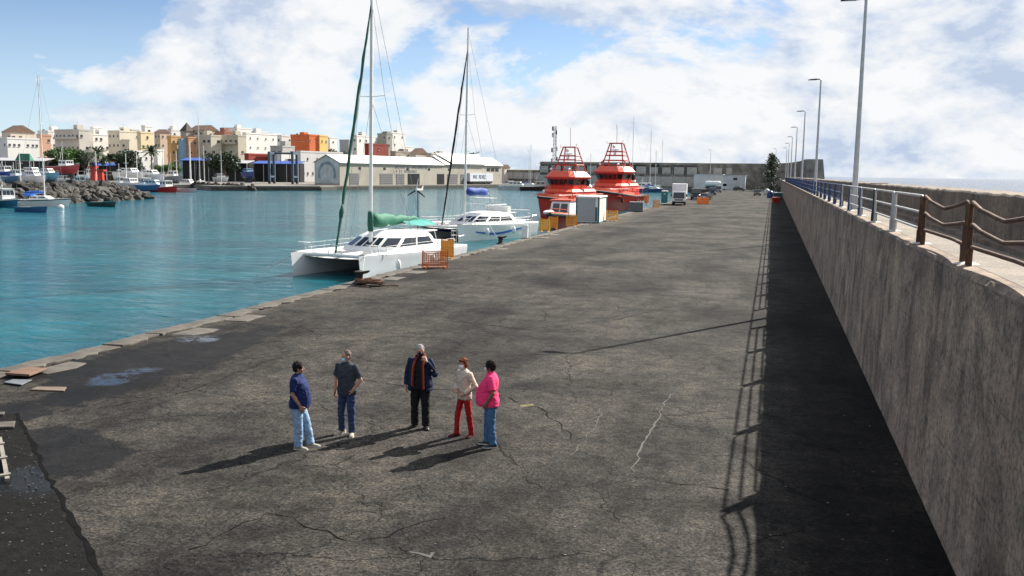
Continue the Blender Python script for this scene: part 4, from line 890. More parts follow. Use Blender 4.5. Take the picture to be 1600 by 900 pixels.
for y in (3.0, -1.2): MB().ell((-s2-.95, y, .85), (.2,.2,.36), 9, 7).build('fender', m_shade, cat2, True)
# mooring lines (each its own thing)
def line(a, b, label, sag=.35, r=.022, m=m_wire):
    a, b = Vector(a), Vector(b); n = 9; pts = [a.lerp(b, i/n) + Vector((0,0,-sag*math.sin(math.pi*i/n))) for i in range(n+1)]
    tag(MB().tube(pts, r, 5).build('mooring_line', m), label, 'rope', 'mooring lines')
def W_(t, p): 
    rz = t.rotation_euler.z; c, s = math.cos(rz), math.sin(rz); return Vector((t.location.x+p[0]*c-p[1]*s, t.location.y+p[0]*s+p[1]*c, t.location.z+p[2]))
line(W_(cat1, (-s1, 5.9, 1.45)), (b1.x, b1.y, .35), 'thin mooring line from the near catamaran bow to the bollard', .3)
line(W_(cat1, (s1, 6.1, 1.40)), W_(cat1, (s1+1.3, 8.4, .05)), 'anchor line slanting into the water off the near catamaran bow', 0)
line(W_(cat2, (-s2-.4, 2.0, 1.5)), (b2_.x+.25, b2_.y, .4), 'mooring line from the blue-striped catamaran to its bollard', .2)

# ---------------------------------------------------------------- rescue vessels
m_rorange = mat('rescue_orange', (.62, .040, .016), rough=.35, var=.08, scale=.6, dirt=(.55, .10, .06), dirt_amt=.3)
m_rred = mat('rescue_dark_red', (.36, .020, .012), rough=.4, var=.12, scale=.7)
m_rsalmon = mat('rescue_faded_orange', (.70, .10, .05), rough=.45, var=.1, scale=.8)
def rescue(loc, rz, sc_, label, L=21.0):
    t = thing('rescue_vessel', label, 'rescue boat', loc, rz, 'large orange rescue vessels'); t.scale = (sc_,)*3
    B = 6.4
    rr = hull_rings(L, B, 2.75, .42, .9, 2.4, -.9, 17, .60, 1.3)
    hu = MB().loft(rr).build('hull', m_rred, t, 35)
    f = MB()
    for s in (0, -1): f.tube([(r[s][0]*1.01, r[s][1], r[s][2]-.18) for r in rr], .2, 7)
    f.build('rubbing_fender', m_rubber, hu, True)
    MB().loft([[(r[0][0]*.98, r[0][1], r[0][2]-.05), (r[-1][0]*.98, r[-1][1], r[-1][2]-.05), (r[-1][0]*.94, r[-1][1], r[-1][2]+.5), (r[0][0]*.94, r[0][1], r[0][2]+.5)] for r in rr[6:]]).build('bulwark', m_rsalmon, hu, 30)
    def house(name, z0, z1, w0, w1, y0, y1, dy0, dy1, m, ch=.6):
        def rg(z, w, a, b): return [(-w, a, z), (w, a, z), (w, b-ch*1.3, z), (w*.68, b, z), (-w*.68, b, z), (-w, b-ch*1.3, z)]
        return MB().loft([rg(z0, w0, y0, y1), rg(z1, w1, y0+dy0, y1+dy1)]).build(name, m, t, 25)
    house('deckhouse', 2.6, 4.5, 2.75, 2.6, -6.8, 5.8, .1, -.9, m_rorange)
    house('house_coaming', 4.5, 4.95, 2.75, 2.45, -6.4, 5.0, .3, -.6, m_rsalmon)
    house('lower_bridge', 4.95, 5.55, 2.25, 2.3, -3.2, 3.5, 0, .05, m_rorange)
    wh = house('wheelhouse', 5.55, 6.75, 2.3, 2.62, -3.2, 3.55, -.1, .45, m_rred)
    # window panes in the forward-raked band
    def P(k, f, z):
        fz = (z-5.55)/1.2; w = 2.3+.32*fz; b = 3.55+.45*fz; a = -3.2-.1*fz
        cs = [(w, a), (w, b-.78), (w*.68, b), (-w*.68, b), (-w, b-.78), (-w, a)]
        x = cs[k][0]+(cs[k+1][0]-cs[k][0])*f; y = cs[k][1]+(cs[k+1][1]-cs[k][1])*f; return Vector((x, y, z))
    for k, fs in ((0, ((.06,.24),(.29,.48),(.53,.72),(.77,.96))), (1, ((.08,.92),)), (2, ((.03,.23),(.27,.48),(.52,.73),(.77,.97))), (3, ((.08,.92),)), (4, ((.04,.23),(.28,.47),(.52,.71),(.76,.94)))):
        for f0, f1 in fs:
            q = [P(k,f0,5.78), P(k,f1,5.78), P(k,f1,6.55), P(k,f0,6.55)]; n_ = (q[1]-q[0]).cross(q[3]-q[0]).normalized(); c = sum(q, Vector())/4
            if n_.dot(Vector((c.x, c.y, 0))) < 0: n_ = -n_
            MB().add([p+n_*.03 for p in q], [(0,1,2,3)]).build('window', m_glass, wh)
    rf = house('roof', 6.75, 7.05, 2.8, 2.95, -3.5, 4.3, 0, .05, m_rorange); house('roof_top', 7.05, 8.05, 2.9, 2.1, -3.4, 4.2, .6, -1.1, m_rsalmon)
    # mast: A-frame of red tubes with platforms
    segs = []
    for sd in (-1, 1):
        segs += [[(sd*2.2,-2.6,8.0),(sd*1.15,-1.2,12.2)], [(sd*2.0,1.4,8.0),(sd*1.1,-.2,12.2)], [(sd*2.3,1.8,8.0),(sd*2.35,1.0,8.7),(sd*1.75,.7,9.15)]]
    for z, w, y0, y1 in ((9.1,1.95,-2.2,.95), (10.0,1.65,-1.9,.6), (10.7,1.5,-1.7,.35), (12.2,1.15,-1.2,-.2)):
        segs += [[(-w,y0,z),(w,y0,z)], [(-w,y1,z),(w,y1,z)], [(-w,y0,z),(-w,y1,z)], [(w,y0,z),(w,y1,z)]]
    ms = tubes('mast_frame', segs, .115, m_rred, t, 6)
    tubes('aerial', [[(0,-.7,12.2),(0,-.7,14.2),(.08,-.7,15.6)], [(-1.2,-.6,12.2),(-1.2,-.6,12.8)], [(1.2,-.6,12.2),(1.9,-.6,12.25),(1.9,-.6,12.6)]], .04, m_rred, ms, 5)
    MB().b2((-.75,.1,10.9),(.75,.35,11.1)).build('radar_bar', m_white, ms); MB().lathe([(.25,10.1),(.25,10.8),(.1,10.9)], 8, (0,.2,0)).build('radar_base', m_white, ms); MB().ell((.5,-.6,11.6), (.28,.28,.34), 8, 6).build('dome', m_black if sc_ > 1.05 else m_white, ms, True)
    tubes('roof_rail', [[(-2.3,-3.0,8.05),(-2.5,3.0,8.05)], [(-2.6,2.6,7.4),(-2.6,2.6,8.3),(2.6,2.6,8.3),(2.6,2.6,7.4)]], .05, m_rred, rf)
    tubes('deck_rail', [[(sd*r_x, y, 4.0) for r_x, y in ((2.2, 8.6), (2.75, 6.2), (2.95, 3), (3.0, -2), (3.0, -9))] for sd in (-1,1)] + [[(sd*2.9, y, 2.9), (sd*2.9, y, 4.0)] for sd in (-1,1) for y in (-8,-5,-2,1,4)], .045, m_rsalmon, t)
    MB().lathe([(.3,7.1),(.3,8.1),(.12,8.25)], 8, (-2.95,-2.0,-1.6)).build('funnel', m_black, t); MB().lathe([(.22,5.0),(.22,5.5)], 8, (1.8,4.2,0)).build('winch', m_rsalmon, t)
    MB().ell((2.5,4.4,4.4), (.35,.35,.45), 8, 6).build('life_raft', m_white, t, True)
    for k in range(7):
        for s in (0, -1):
            r = rr[5+k]; MB().tube([(r[s][0]*.95, r[s][1], r[s][2]+.45), (r[s][0]*.95, r[s][1], r[s][2]+1.25)], .04, 5).build('rail_post', m_white if k % 2 else m_rsalmon, t)
    for s in (0, -1):
        tubes('bow_rail', [[(r[s][0]*.95, r[s][1], r[s][2]+zz) for r in rr[5:13]] for zz in (1.25, .85)], .035, m_rsalmon, t)
        for k in (5, 8, 11):
            r = rr[k]; MB().lathe([(.18,-.16),(.46,-.16),(.46,.16),(.18,.16)], 12, (0,0,0)).build('tyre_fender', m_rubber, t, 40, (0,0,0)).matrix_local = Matrix.Translation((r[s][0]*1.05, r[s][1], r[s][2]*.62)) @ Matrix.Rotation(R(90), 4, 'Y')
    for x in (-1.7, 1.7): MB().ell((x, 3.4, 8.35), (.22,.3,.22), 8, 6).build('searchlight', m_white, rf, True); 
    for x, y, z in ((-2.2,-4.5,5.3), (2.2,-4.5,5.3), (0,-5.2,5.4)): MB().ell((x,y,z), (.42,.8,.42), 8, 6).build('life_raft', m_white, t, True)
    MB().tube([(1.2,6.6,3.6),(1.2,6.6,5.0),(.4,8.2,5.5)], .09, 6).build('deck_crane', m_rsalmon, t); MB().b2((-1.6,6.0,3.2),(-.5,7.2,4.1)).build('deck_locker', m_white, t); MB().b2((.2,5.2,3.3),(.9,6.0,4.3)).build('deck_locker', m_rred, t)
    for i, (x, w_) in enumerate(((-2.77,.5),(-2.77,.5))): MB().b2((x-.03, 1.0+i*1.1, 3.3), (x+.02, 1.5+i*1.1, 4.1)).build('white_panel', m_white, t)
    for s in (-1, 1): MB().b2((s*2.62-.03, -1.5, 3.0), (s*2.62+.06, -.7, 4.3)).build('door', m_rred, t)
    for x in (-1.0, 0, 1.0): MB().b2((x-.25, 5.25, 3.4), (x+.25, 5.36, 3.8)).build('porthole', m_glass, t)
    return t
rescue((-29.4, 134.5, WATER), R(168), .85, 'orange rescue vessel, the left of the two, bow towards the camera')
rescue((-27.4, 164.5, WATER), R(171), .98, 'orange rescue vessel, the right of the two, behind the portable cabin')
# small rescue boat in front
t = thing('rescue_launch', 'small orange rescue launch with grey cabin moored before the left rescue vessel', 'rescue boat', (-24.0, 107.5, WATER), R(178))
rr = hull_rings(10.5, 3.2, 1.35, .35, .9, 2.3, -.4, 13, .7, .6)
hu = MB().loft(rr).build('hull', m_rred, t, 35); f = MB()
for s in (0, -1): f.tube([(r[s][0]*1.02, r[s][1], r[s][2]) for r in rr], .22, 7)
f.build('collar', m_rubber, hu, True)
MB().loft([[(r[0][0]*.92, r[0][1], r[0][2]+.02), (r[-1][0]*.92, r[-1][1], r[-1][2]+.02), (r[-1][0]*.8, r[-1][1]-.1, r[-1][2]+.34), (r[0][0]*.8, r[0][1]-.1, r[0][2]+.34)] for r in rr]).build('deck', m_rsalmon, hu, 30)
cb = MB().loft([[(-1.25,y,z),(1.25,y,z),(1.1,y2,z2),(-1.1,y2,z2)] for y, z, y2, z2 in ((1.9,1.6,1.2,3.2),(-1.8,1.6,-1.6,3.3))]).build('cabin', m_shade, t)
for x in (-.92, .06): MB().add([(x,1.80,1.95),(x+.86,1.80,1.95),(x+.80,1.36,2.95),(x+.04,1.36,2.95)], [(0,1,2,3)]).build('window', m_glass, cb)
MB().b2((-1.3,-1.9,3.28),(1.3,1.4,3.42)).build('roof', m_rsalmon, t); tubes('mast_frame', [[(-1,-1,3.4),(-.7,-1,4.6),(.7,-1,4.6),(1,-1,3.4)], [(0,-1,4.6),(0,-1,5.4)]], .05, m_rred, t)
MB().ell((.9,3.2,1.95), (.7,1.2,.3), 8, 5).build('foredeck_cushion', m_white, t, True)
tubes('bow_rail', [[(-1.1,1.8,1.9),(-1.05,2.6,2.3),(0,5.0,2.5),(1.05,2.6,2.3),(1.1,1.8,1.9)]], .04, m_rsalmon, t)

# ---------------------------------------------------------------- small craft
def paint(col): return mat('boat_paint_%02x%02x%02x' % tuple(int(c*255) for c in col), col, rough=.4, var=.08, scale=1.2, dirt=tuple(c*.6 for c in col), dirt_amt=.3)
WHT = (.70,.70,.68)
def boat(kind, loc, rz, L, label, hull=WHT, top=WHT, canvas=(.03,.12,.40), group='boats in the harbour', mast=None, stripe=None, stands=False):
    nm = {'fishing':'fishing_boat','cruiser':'motor_boat','yacht':'sailing_yacht','dinghy':'dinghy'}[kind]
    t = thing(nm, label, {'fishing':'fishing boat','cruiser':'motorboat','yacht':'yacht','dinghy':'dinghy'}[kind], loc, rz, group)
    B = L*(.34 if L < 9 else .30); fr = {'fishing':.10,'cruiser':.115,'yacht':.10,'dinghy':.09}[kind]*L+.15
    rr = hull_rings(L, B, fr, .45 if kind == 'fishing' else .28, .8, 2.0, -.3 if not stands else -.9, 11, .7, L*.05)
    hu = MB().loft(rr).build('hull', [paint(hull)], t, 35)
    if kind == 'dinghy':
        MB().loft([[(r[0][0]*.86, r[0][1]*.97, r[0][2]+.012), (r[-1][0]*.86, r[-1][1]*.97, r[-1][2]+.012), (r[-1][0]*.8, r[-1][1]*.97, r[-1][2]+.03), (r[0][0]*.8, r[0][1]*.97, r[0][2]+.03)] for r in rr]).build('inner_floor', paint((.16,.18,.18)), t)
        tubes('gunwale', [[(r[s][0], r[s][1], r[s][2]+.02) for r in rr] for s in (0,-1)], .05, paint(top), t)
        for y in (-L*.2, L*.12): MB().b2((-B*.42, y-.12, fr+.02), (B*.42, y+.12, fr+.07)).build('thwart', paint((.3,.26,.2)), t)
        return t
    MB().loft([[(r[0][0]*.97, r[0][1], r[0][2]-.03), (r[-1][0]*.97, r[-1][1], r[-1][2]-.03), (r[-1][0]*.93, r[-1][1], r[-1][2]+.05), (r[0][0]*.93, r[0][1], r[0][2]+.05)] for r in rr]).build('deck', paint(top), t, 30)
    if stripe:
        for s in (0, -1): MB().loft([[(r[s][0]*1.01, r[s][1], r[s][2]-.02), (r[s][0]*1.03, r[s][1], r[s][2]-.1), (r[s][0]*1.01, r[s][1], r[s][2]-.18)] for r in rr], cap=False, closed=False).build('stripe', paint(stripe), t)
    y0, y1, ch = {'fishing': (-.05, .22, 1.75), 'cruiser': (-.18, .22, 1.25), 'yacht': (-.16, .22, .55)}[kind]
    y0, y1 = y0*L, y1*L; w0 = B*.36; z0 = fr*1.08; rk = .12*ch if kind == 'fishing' else .8*ch if kind == 'cruiser' else .9
    cb = MB().loft([[(-w0,a,z0),(w0,a,z0),(w0*.9,a2,z0+ch),(-w0*.9,a2,z0+ch)] for a, a2 in ((y0,y0+.1),(y1,y1-rk))]).build('cabin', paint(top), t)
    ws = MB(); nwin = 3 if kind != 'yacht' else 0
    def front(f0, f1):
        z_0, z_1 = z0+ch*.48, z0+ch*.88; ya, yb = y1-rk*.48+.02, y1-rk*.88+.02; k0, k1 = w0*.95, w0*.91
        return [(-k0+2*k0*f0, ya, z_0), (-k0+2*k0*f1, ya, z_0), (-k1+2*k1*f1, yb, z_1), (-k1+2*k1*f0, yb, z_1)]
    if nwin:
        for f0, f1 in ((.06,.34),(.38,.64),(.68,.94)): MB().add(front(f0,f1), [(0,1,2,3)]).build('window', m_glass, cb)
    for s in (-1, 1):
        span = (y1-rk*.6) - y0 - .2; k = 3 if kind == 'cruiser' else 2
        for j in range(k):
            a = y0+.15+span*j/k; b_ = a+span/k*.78; zl, zh = z0+ch*.45, z0+ch*.86; xl, xh = w0*(1-.1*.45)+.012, w0*(1-.1*.86)+.012
            MB().add([(s*xl,a,zl),(s*xl,b_,zl),(s*xh,b_,zh),(s*xh,a,zh)], [(0,1,2,3)]).build('window', m_glass, cb)
    if kind == 'fishing':
        MB().b2((-w0*.98, y0-.3, z0+ch), (w0*.98, y1-rk+.15, z0+ch+.09)).build('roof', paint(top), t)
        mh = mast or 2.2; tubes('mast', [[(0,y0+.3,z0+ch),(0,y0+.3,z0+ch+mh)], [(0,y0+.3,z0+ch+mh*.7),(0,y0-1.2,z0+ch*.6)]], .05, paint(WHT), t)
        tubes('bow_rail', [[(r[0][0], r[0][1], r[0][2]+.45) for r in rr[7:]], [(r[-1][0], r[-1][1], r[-1][2]+.45) for r in rr[7:]]], .025, m_chrome, t, 4)
    elif kind == 'cruiser':
        MB().b2((-w0*.95, y0-.6, z0+ch+.0), (w0*.95, y1-rk-.1, z0+ch+.10)).build('roof', paint(top), t)
        if canvas: MB().loft([[(-w0*.9,a,z),(w0*.9,a,z),(w0*.85,a,z+.25),(-w0*.85,a,z+.25)] for a, z in ((y0-.6, z0+ch*.6), (y0-L*.18, z0+ch*.4))]).build('cockpit_cover', paint(canvas), t)
        tubes('bow_rail', [[(r[s][0]*.95, r[s][1], r[s][2]+.5) for r in rr[5:]] for s in (0,-1)], .022, m_chrome, t, 4)
    else:
        mh = mast or L*1.3; my = L*.08
        ms = MB().tube([(0,my,z0), (0,my-.01*mh,z0+mh)], [.09,.06], 7).build('mast', paint(WHT), t, True)
        tubes('rigging', [[(0,my,z0+mh*.98),(0,L*.48,fr*1.25)], [(0,my,z0+mh*.98),(0,-L*.48,fr)], [(0,my,z0+mh*.95),(B*.46,my-.3,fr)], [(0,my,z0+mh*.95),(-B*.46,my-.3,fr)]], .014, m_wire, t, 4)
        MB().tube([(-.7,my,z0+mh*.6),(.7,my,z0+mh*.6)], .02, 4).build('spreader', paint(WHT), ms)
        sausage((0,my-.1,z0+1.15), (0,my-L*.38,z0+1.1), (.12,.24,.24,.2,.16,.08), 'sail_cover', paint(canvas), t, .8, .0, 8)
        if canvas and L > 7: MB().loft([[(-w0,a,z),(w0,a,z),(w0*.8,a,z+.3),(-w0*.8,a,z+.3)] for a, z in ((y0+.3, z0+.5), (y0-1.0, z0+.6))]).build('sprayhood', paint(canvas), t)
    return t
def w_at(x, y): p = at(x, y, WATER); return (p.x, p.y, WATER)
# foreground-left moorings
boat('fishing', w_at(6, 323), R(-110), 8.4, 'blue-hulled fishing boat with white wheelhouse at the left edge of frame', (.015,.13,.22), (.62,.64,.63), mast=1.2, stripe=(.55,.55,.5))
boat('yacht', w_at(64, 322), R(-70), 8.8, 'white sailing yacht with blue covers moored before the rocks', (.62,.63,.62), WHT, (.02,.12,.48), mast=20.5, stripe=(.02,.02,.03))
boat('dinghy', w_at(50, 331), R(-95), 5.4, 'low blue dinghy floating left of centre of the two small dinghies', (.03,.10,.22), (.06,.16,.30))
boat('dinghy', w_at(160, 322.5), R(-100), 5.8, 'small dark green dinghy floating off the rocks', (.015,.05,.05), (.04,.09,.09))
tag(MB().ell((*w_at(95, 325)[:2], WATER+.15), (.5,.5,.4), 9, 6).build('buoy', m_white, None, True), 'small white mooring buoy beside the white yacht', 'buoy')
# red fishing boat etc. at the tip of the rocks
boat('fishing', w_at(257, 300), R(-110), 10.5, 'red fishing boat with white wheelhouse at the tip of the rocks', (.36,.018,.015), WHT, mast=9.0)
boat('dinghy', w_at(288, 300), R(-95), 7.5, 'pale inflatable with arched frame behind the red boat', (.45,.46,.47), (.5,.5,.5))
boat('yacht', w_at(313, 292.5), R(-150), 11.0, 'white sailing yacht moored alone before the stone embankment', WHT, WHT, (.5,.5,.48), mast=24.0)
boat('cruiser', w_at(294, 292.5), R(-95), 9.5, 'white motorboat close left of the lone yacht', WHT, WHT, (.03,.03,.05))
boat('dinghy', w_at(403, 292), R(-95), 7.0, 'bright green open boat moored by the travel lift', (.02,.26,.07), (.03,.34,.10))
boat('dinghy', w_at(428, 292.5), R(-90), 8.5, 'dark wooden open boat beside the bright green one', (.03,.025,.02), (.05,.045,.04))
# row moored behind the rock breakwater (only upper works show)
r5 = random.Random(31); row = []
for i, (px, py, kind, hc, tc, cv, L, mast) in enumerate(((8,289,'cruiser',WHT,WHT,None,10,None), (102,288,'cruiser',WHT,WHT,(.4,.4,.38),12,None), (124,289,'fishing',(.10,.30,.42),(.55,.66,.70),None,8,2), (140,290,'fishing',(.03,.15,.3),(.5,.6,.66),None,7,2),
     (188,292,'fishing',WHT,WHT,None,9.5,4), (205,293,'cruiser',WHT,WHT,(.2,.2,.22),10,None), (224,294,'fishing',(.5,.5,.5),WHT,None,9.5,3), (240,296,'cruiser',(.04,.14,.3),(.4,.55,.65),(.05,.2,.45),8.5,None))):
    p = at(px, py+12, WATER); names = ['white motorboat half hidden by the rocks at the far left', 'long cream motorboat just behind the rock crest', 'pale blue fishing boat behind the rocks left of the red pillar', 'small dark blue fishing boat next left of the red pillar',
      'white fishing boat with square windows behind the rocks', 'white motorboat with dark cover behind the rocks, right of middle', 'white high-cabined fishing boat near the end of the rocks', 'blue-topped motorboat next to the red fishing boat']
    s_ = .60; q = p*1.0; y = p.y*1.22; k = y/p.y; boat(kind, (p.x*k, y, WATER+.5), R(-100+r5.uniform(-20,20)), L*1.15, names[i], hc, tc, cv or (.3,.3,.3), 'boats moored behind the rock breakwater', mast=mast)
# right of the warehouse: marina
mar = ((806,297,'cruiser',(.60,.61,.62),WHT,(.10,.2,.3),13,None,'white motor yacht lying side-on right of the warehouse'), (792,296,'dinghy',WHT,WHT,None,6,None,'small white tender left of the white motor yacht'), (840,298,'fishing',(.05,.02,.02),(.45,.4,.36),None,13,None,'dark hulled work boat beside the left rescue vessel'),
       (826,293,'yacht',WHT,WHT,(.03,.08,.2),11,17.5,'yacht with a tall bare mast behind the white motor yacht'), (800,291,'cruiser',WHT,WHT,(.03,.12,.35),9,None,'white motorboat with blue canvas at the corner of the warehouse'), (853,292,'cruiser',WHT,WHT,(.02,.08,.25),9,None,'motorboat with dark blue cover left of the rescue vessels'))
for px, py, kind, hc, tc, cv, L, mast, lb in mar:
    p = at(px, py, WATER); boat(kind, (p.x, p.y, WATER), R(-75+r5.uniform(-15,15)), L, lb, hc, tc, cv or (.3,.3,.3), 'boats in the marina', mast=mast)
for i, (px, mh, kind) in enumerate(((983, 25, 'yacht'), (1012, 22, 'yacht'), (1030, 19, 'yacht'), (1020, 14, 'yacht'), (1000, 0, 'cruiser'), (1042, 0, 'cruiser'), (918, 12, 'yacht'), (1005, 0, 'fishing'))):
    p = at(px, 300.5 - (i % 3)*1.2, WATER); 
    lb = ['yacht with the tallest mast right of the second rescue vessel', 'yacht with a tall grey mast between the rescue vessel and the truck', 'yacht whose mast stands just left of the truck', 'short-masted yacht between two tall masts left of the truck', 'blue-covered motorboat moored right of the second rescue vessel', 'white motorboat moored beyond the portable toilet', 'short-masted yacht showing between the two rescue vessels', 'fishing boat moored beyond the grey equipment box'][i]
    boat(kind, (p.x, p.y, WATER), R(r5.uniform(-100,-60)), 10+r5.random()*3, lb, WHT if i % 3 else (.05,.1,.2), WHT, (.03,.1,.3) if i % 2 else (.3,.28,.2), 'boats in the marina', mast=mh or None)
# ================================================================== TOWN AND FAR HARBOUR
LAND = .25
edge = [at(-260, 303, LAND), at(-120, 296, LAND), at(0, 291, LAND), at(160, 288.5, LAND), at(300, 288.5, LAND), at(330, 290.3, LAND), at(396, 290.6, LAND), at(500, 290.8, LAND)]
P0, P1 = at(531, 289.6, LAND), at(784, 287.4, LAND)
U = (P1 - P0).normalized(); Vn = Vector((U.y, -U.x, 0))            # Vn points towards the harbour
edge += [P0 + Vn*5 - U*8, P1 + Vn*5 + U*10]
back = [Vector((-60, 700, LAND)), Vector((-1500, 1500, LAND)), Vector((-1500, 260, LAND))]
m_yard = mat('boatyard_ground', (.14, .13, .115), rough=.95, var=.3, scale=.15)
mb = MB(); mb.prism([(p.x, p.y) for p in edge + back], -3, LAND); tag(mb.build('harbour_ground', m_yard), kind='structure')
m_qface = mat('dark_quay_face', (.05, .048, .042), rough=.95, var=.4, scale=.8)
mb = MB()
for a, b in zip(edge[5:], edge[6:]):
    d = (b-a).normalized(); n_ = Vector((d.y, -d.x, 0)); mb.prism([((a+n_*.5).x, (a+n_*.5).y), ((b+n_*.5).x, (b+n_*.5).y), (b.x, b.y), (a.x, a.y)], -3, LAND-.35)
tag(mb.build('quay_face', m_qface), kind='structure')

# ---- warehouse
m_whw = mat('warehouse_beige', (.36, .33, .275), rough=.9, var=.1, scale=.25, dirt=(.25,.225,.19), dirt_amt=.5)
m_whr = mat('white_roof_sheet', (.74, .73, .68), rough=.6, var=.08, scale=.3, dirt=(.55,.52,.46), dirt_amt=.35)
m_roller = mat('grey_roller_door', (.155, .155, .155), rough=.7, var=.15, scale=.8)
m_mural = mat('mural_blue_grey', (.20, .27, .31), rough=.85, var=.35, scale=.5); m_mural2 = mat('mural_pale', (.42, .47, .47), rough=.85, var=.2, scale=.5)
rzw = math.atan2(U.y, U.x); LW = (P1-P0).length
t = thing('warehouse', 'long beige harbour warehouse with white sheet roofs and a mural on its gable', 'warehouse', (P0.x, P0.y, LAND), rzw)
DW = 11.0; EV = 7.6; L1_ = LW*.58                 # local x along U, local y towards the back
MB().prism([(0, 0), (DW, 0), (DW, EV), (DW/2, EV+2.6), (0, EV)], 0, L1_, 'x').build('wall', m_whw, t)
MB().prism([(0, 0), (DW, 0), (DW, EV+.3), (DW/2, EV+3.6), (0, EV+.3)], L1_+.02, LW, 'x').build('wall', m_whw, t)
for a, b, e, rdg in ((-.4, L1_-.02, EV, 2.6), (L1_+.05, LW+.4, EV+.3, 3.3)):
    for s in (0, 1):
        y0_, y1_ = (-.5, DW/2) if s == 0 else (DW+.5, DW/2); z0_ = e-.12; z1_ = e+rdg+.05
        MB().add([(a,y0_,z0_),(b,y0_,z0_),(b,y1_,z1_),(a,y1_,z1_),(a,y0_,z0_+.16),(b,y0_,z0_+.16),(b,y1_,z1_+.16),(a,y1_,z1_+.16)], [(0,1,2,3),(7,6,5,4),(0,4,5,1),(1,5,6,2),(2,6,7,3),(3,7,4,0)]).build('roof', m_whr, t)
# raised dormer roof on the right section
MB().add([(L1_+5,-.8,EV+.6),(LW*.86,-.8,EV+.6),(LW*.90,DW/2,EV+4.6),(L1_+2,DW/2,EV+4.6),(L1_+5,-.8,EV+.8),(LW*.86,-.8,EV+.8),(LW*.90,DW/2,EV+4.8),(L1_+2,DW/2,EV+4.8)], [(0,1,2,3),(7,6,5,4),(0,4,5,1),(1,5,6,2),(2,6,7,3),(3,7,4,0)]).build('raised_roof', m_whr, t)
x = 5.0; k = 0
while x < LW-14:
    w_ = 7.5 if k % 3 else 5.0; md = m_dark if k in (4, 6) else m_roller
    if k % 4 != 1:
        d_ = MB().b2((x, -.08, 0), (x+w_, .02, 4.1)).build('roller_door', md, t)
        for j in range(5): MB().b2((x+.1, -.12, .5+j*.75), (x+w_-.1, -.085, .58+j*.75)).build('door_slat', m_qface if md is m_roller else m_dark, d_)
    x += w_+2.2; k += 1
for i, xx in enumerate((10, 24, 38, 52, 66)): MB().b2((xx, -.07, 5.4), (xx+1.3, .02, 6.2)).build('window', m_dark, t)
for i in range(3): MB().b2((LW-13+i*3.6, -.07, 5.4), (LW-10.2+i*3.6, .02, 6.8)).build('window', m_dark, t)
# mural on the gable (a dark horseshoe shape on a pale wall) facing -x local
MB().prism([(.3, .6), (DW-.3, .6), (DW-.3, EV), (DW/2, EV+2.2), (.3, EV)], -.06, -.01, 'x').build('mural_ground', m_mural2, t)
arc = [(DW/2 + math.cos(a)*4.0, 3.8+math.sin(a)*4.2) for a in [R(205)-i*R(230)/14 for i in range(15)]]; arc2 = [(DW/2 + math.cos(a)*3.0, 3.8+math.sin(a)*3.2) for a in [R(205)-i*R(230)/14 for i in range(15)]]
n_ = 15; MB().add([(-.09, y, z) for y, z in arc] + [(-.09, y, z) for y, z in arc2], [(i, i+1, n_+i+1, n_+i) for i in range(14)]).build('mural_figure', m_mural, t)
# faded lettering on the long wall: two lines, too worn to read
m_letter = mat('faded_lettering', (.10, .105, .15), rough=.9, var=.3); rg = random.Random(17); mb = MB()
def worn_words(x0, z, words, h, wch):
    x = x0
    for n_l in words:
        for _ in range(n_l):
            k = rg.random()
            mb.b2((x, -.05, z), (x+wch*.2, -.01, z+h))
            if k > .3: mb.b2((x+wch*.2, -.05, z+h*.8), (x+wch*.62, -.01, z+h))
            if k > .5: mb.b2((x+wch*.2, -.05, z), (x+wch*.62, -.01, z+h*.2))
            if k < .6: mb.b2((x+wch*.5, -.05, z+h*.2), (x+wch*.7, -.01, z+h*.8))
            x += wch
        x += wch*.9
xl = (at(618, 270, LAND+5)-P0).dot(U)
xl = LW*.285; worn_words(xl, 5.9, (6, 2, 10), .95, 1.05); worn_words(xl+.5, 4.55, (1, 2, 8), .85, 1.05); mb.build('lettering', m_letter, t)
# white trailer with blue lettering parked along the right part
t = thing('box_trailer', 'long white box trailer with worn blue lettering parked against the warehouse', 'trailer', tuple(P0 + U*(LW*.735) + Vn*1.6) , rzw)
t.location.z = LAND
MB().b2((0,0,1.2),(18.5,2.5,4.6)).build('body', mat('trailer_white', (.58,.60,.63), rough=.5, var=.05), t); MB().b2((0.3,.2,.5),(18.2,2.3,1.2)).build('chassis', m_rubber, t)
for xx in (2.5, 14.5, 16.0): wheel(t, xx, .2, .5, .3)
mb = MB(); worn_words(2.5, 2.3, (3, 5), 1.5, 1.15); mb.build('lettering', mat('blue_lettering', (.03,.05,.12), rough=.6), t)

# ---- buildings
nA = Vector((.965, -.262, 0)).normalized(); dA = Vector((.262, .965, 0)).normalized(); dB = Vector((-.965, .262, 0)).normalized(); nB = -dA
RZB = math.atan2(-dB.y, -dB.x)                                   # local +x runs along face B to the right
WINP = {}
m_townwin = mat('dusty_window', (.055,.055,.055), rough=.25, var=.4, scale=.3)
m_frame = mat('pale_window_frame', (.55, .53, .50), rough=.6, var=.1)
def window_mesh(w_, h_):
    if (w_, h_) not in WINP: WINP[(w_, h_)] = (MB().b2((-w_/2, -.06, -h_/2), (w_/2, .05, h_/2)).mesh('window', m_townwin), MB().b2((-w_/2-.12, -.18, -h_/2-.14), (w_/2+.12, .05, -h_/2-.005)).mesh('sill', m_frame))
    return WINP[(w_, h_)]
def wallpaint(col):
    k = 'plaster_%02x%02x%02x' % tuple(int(c*255) for c in col)
    return mat(k, col, rough=.9, var=.06, scale=.25, dirt=tuple(c*.7 for c in col), dirt_amt=.35)
ALLB = []
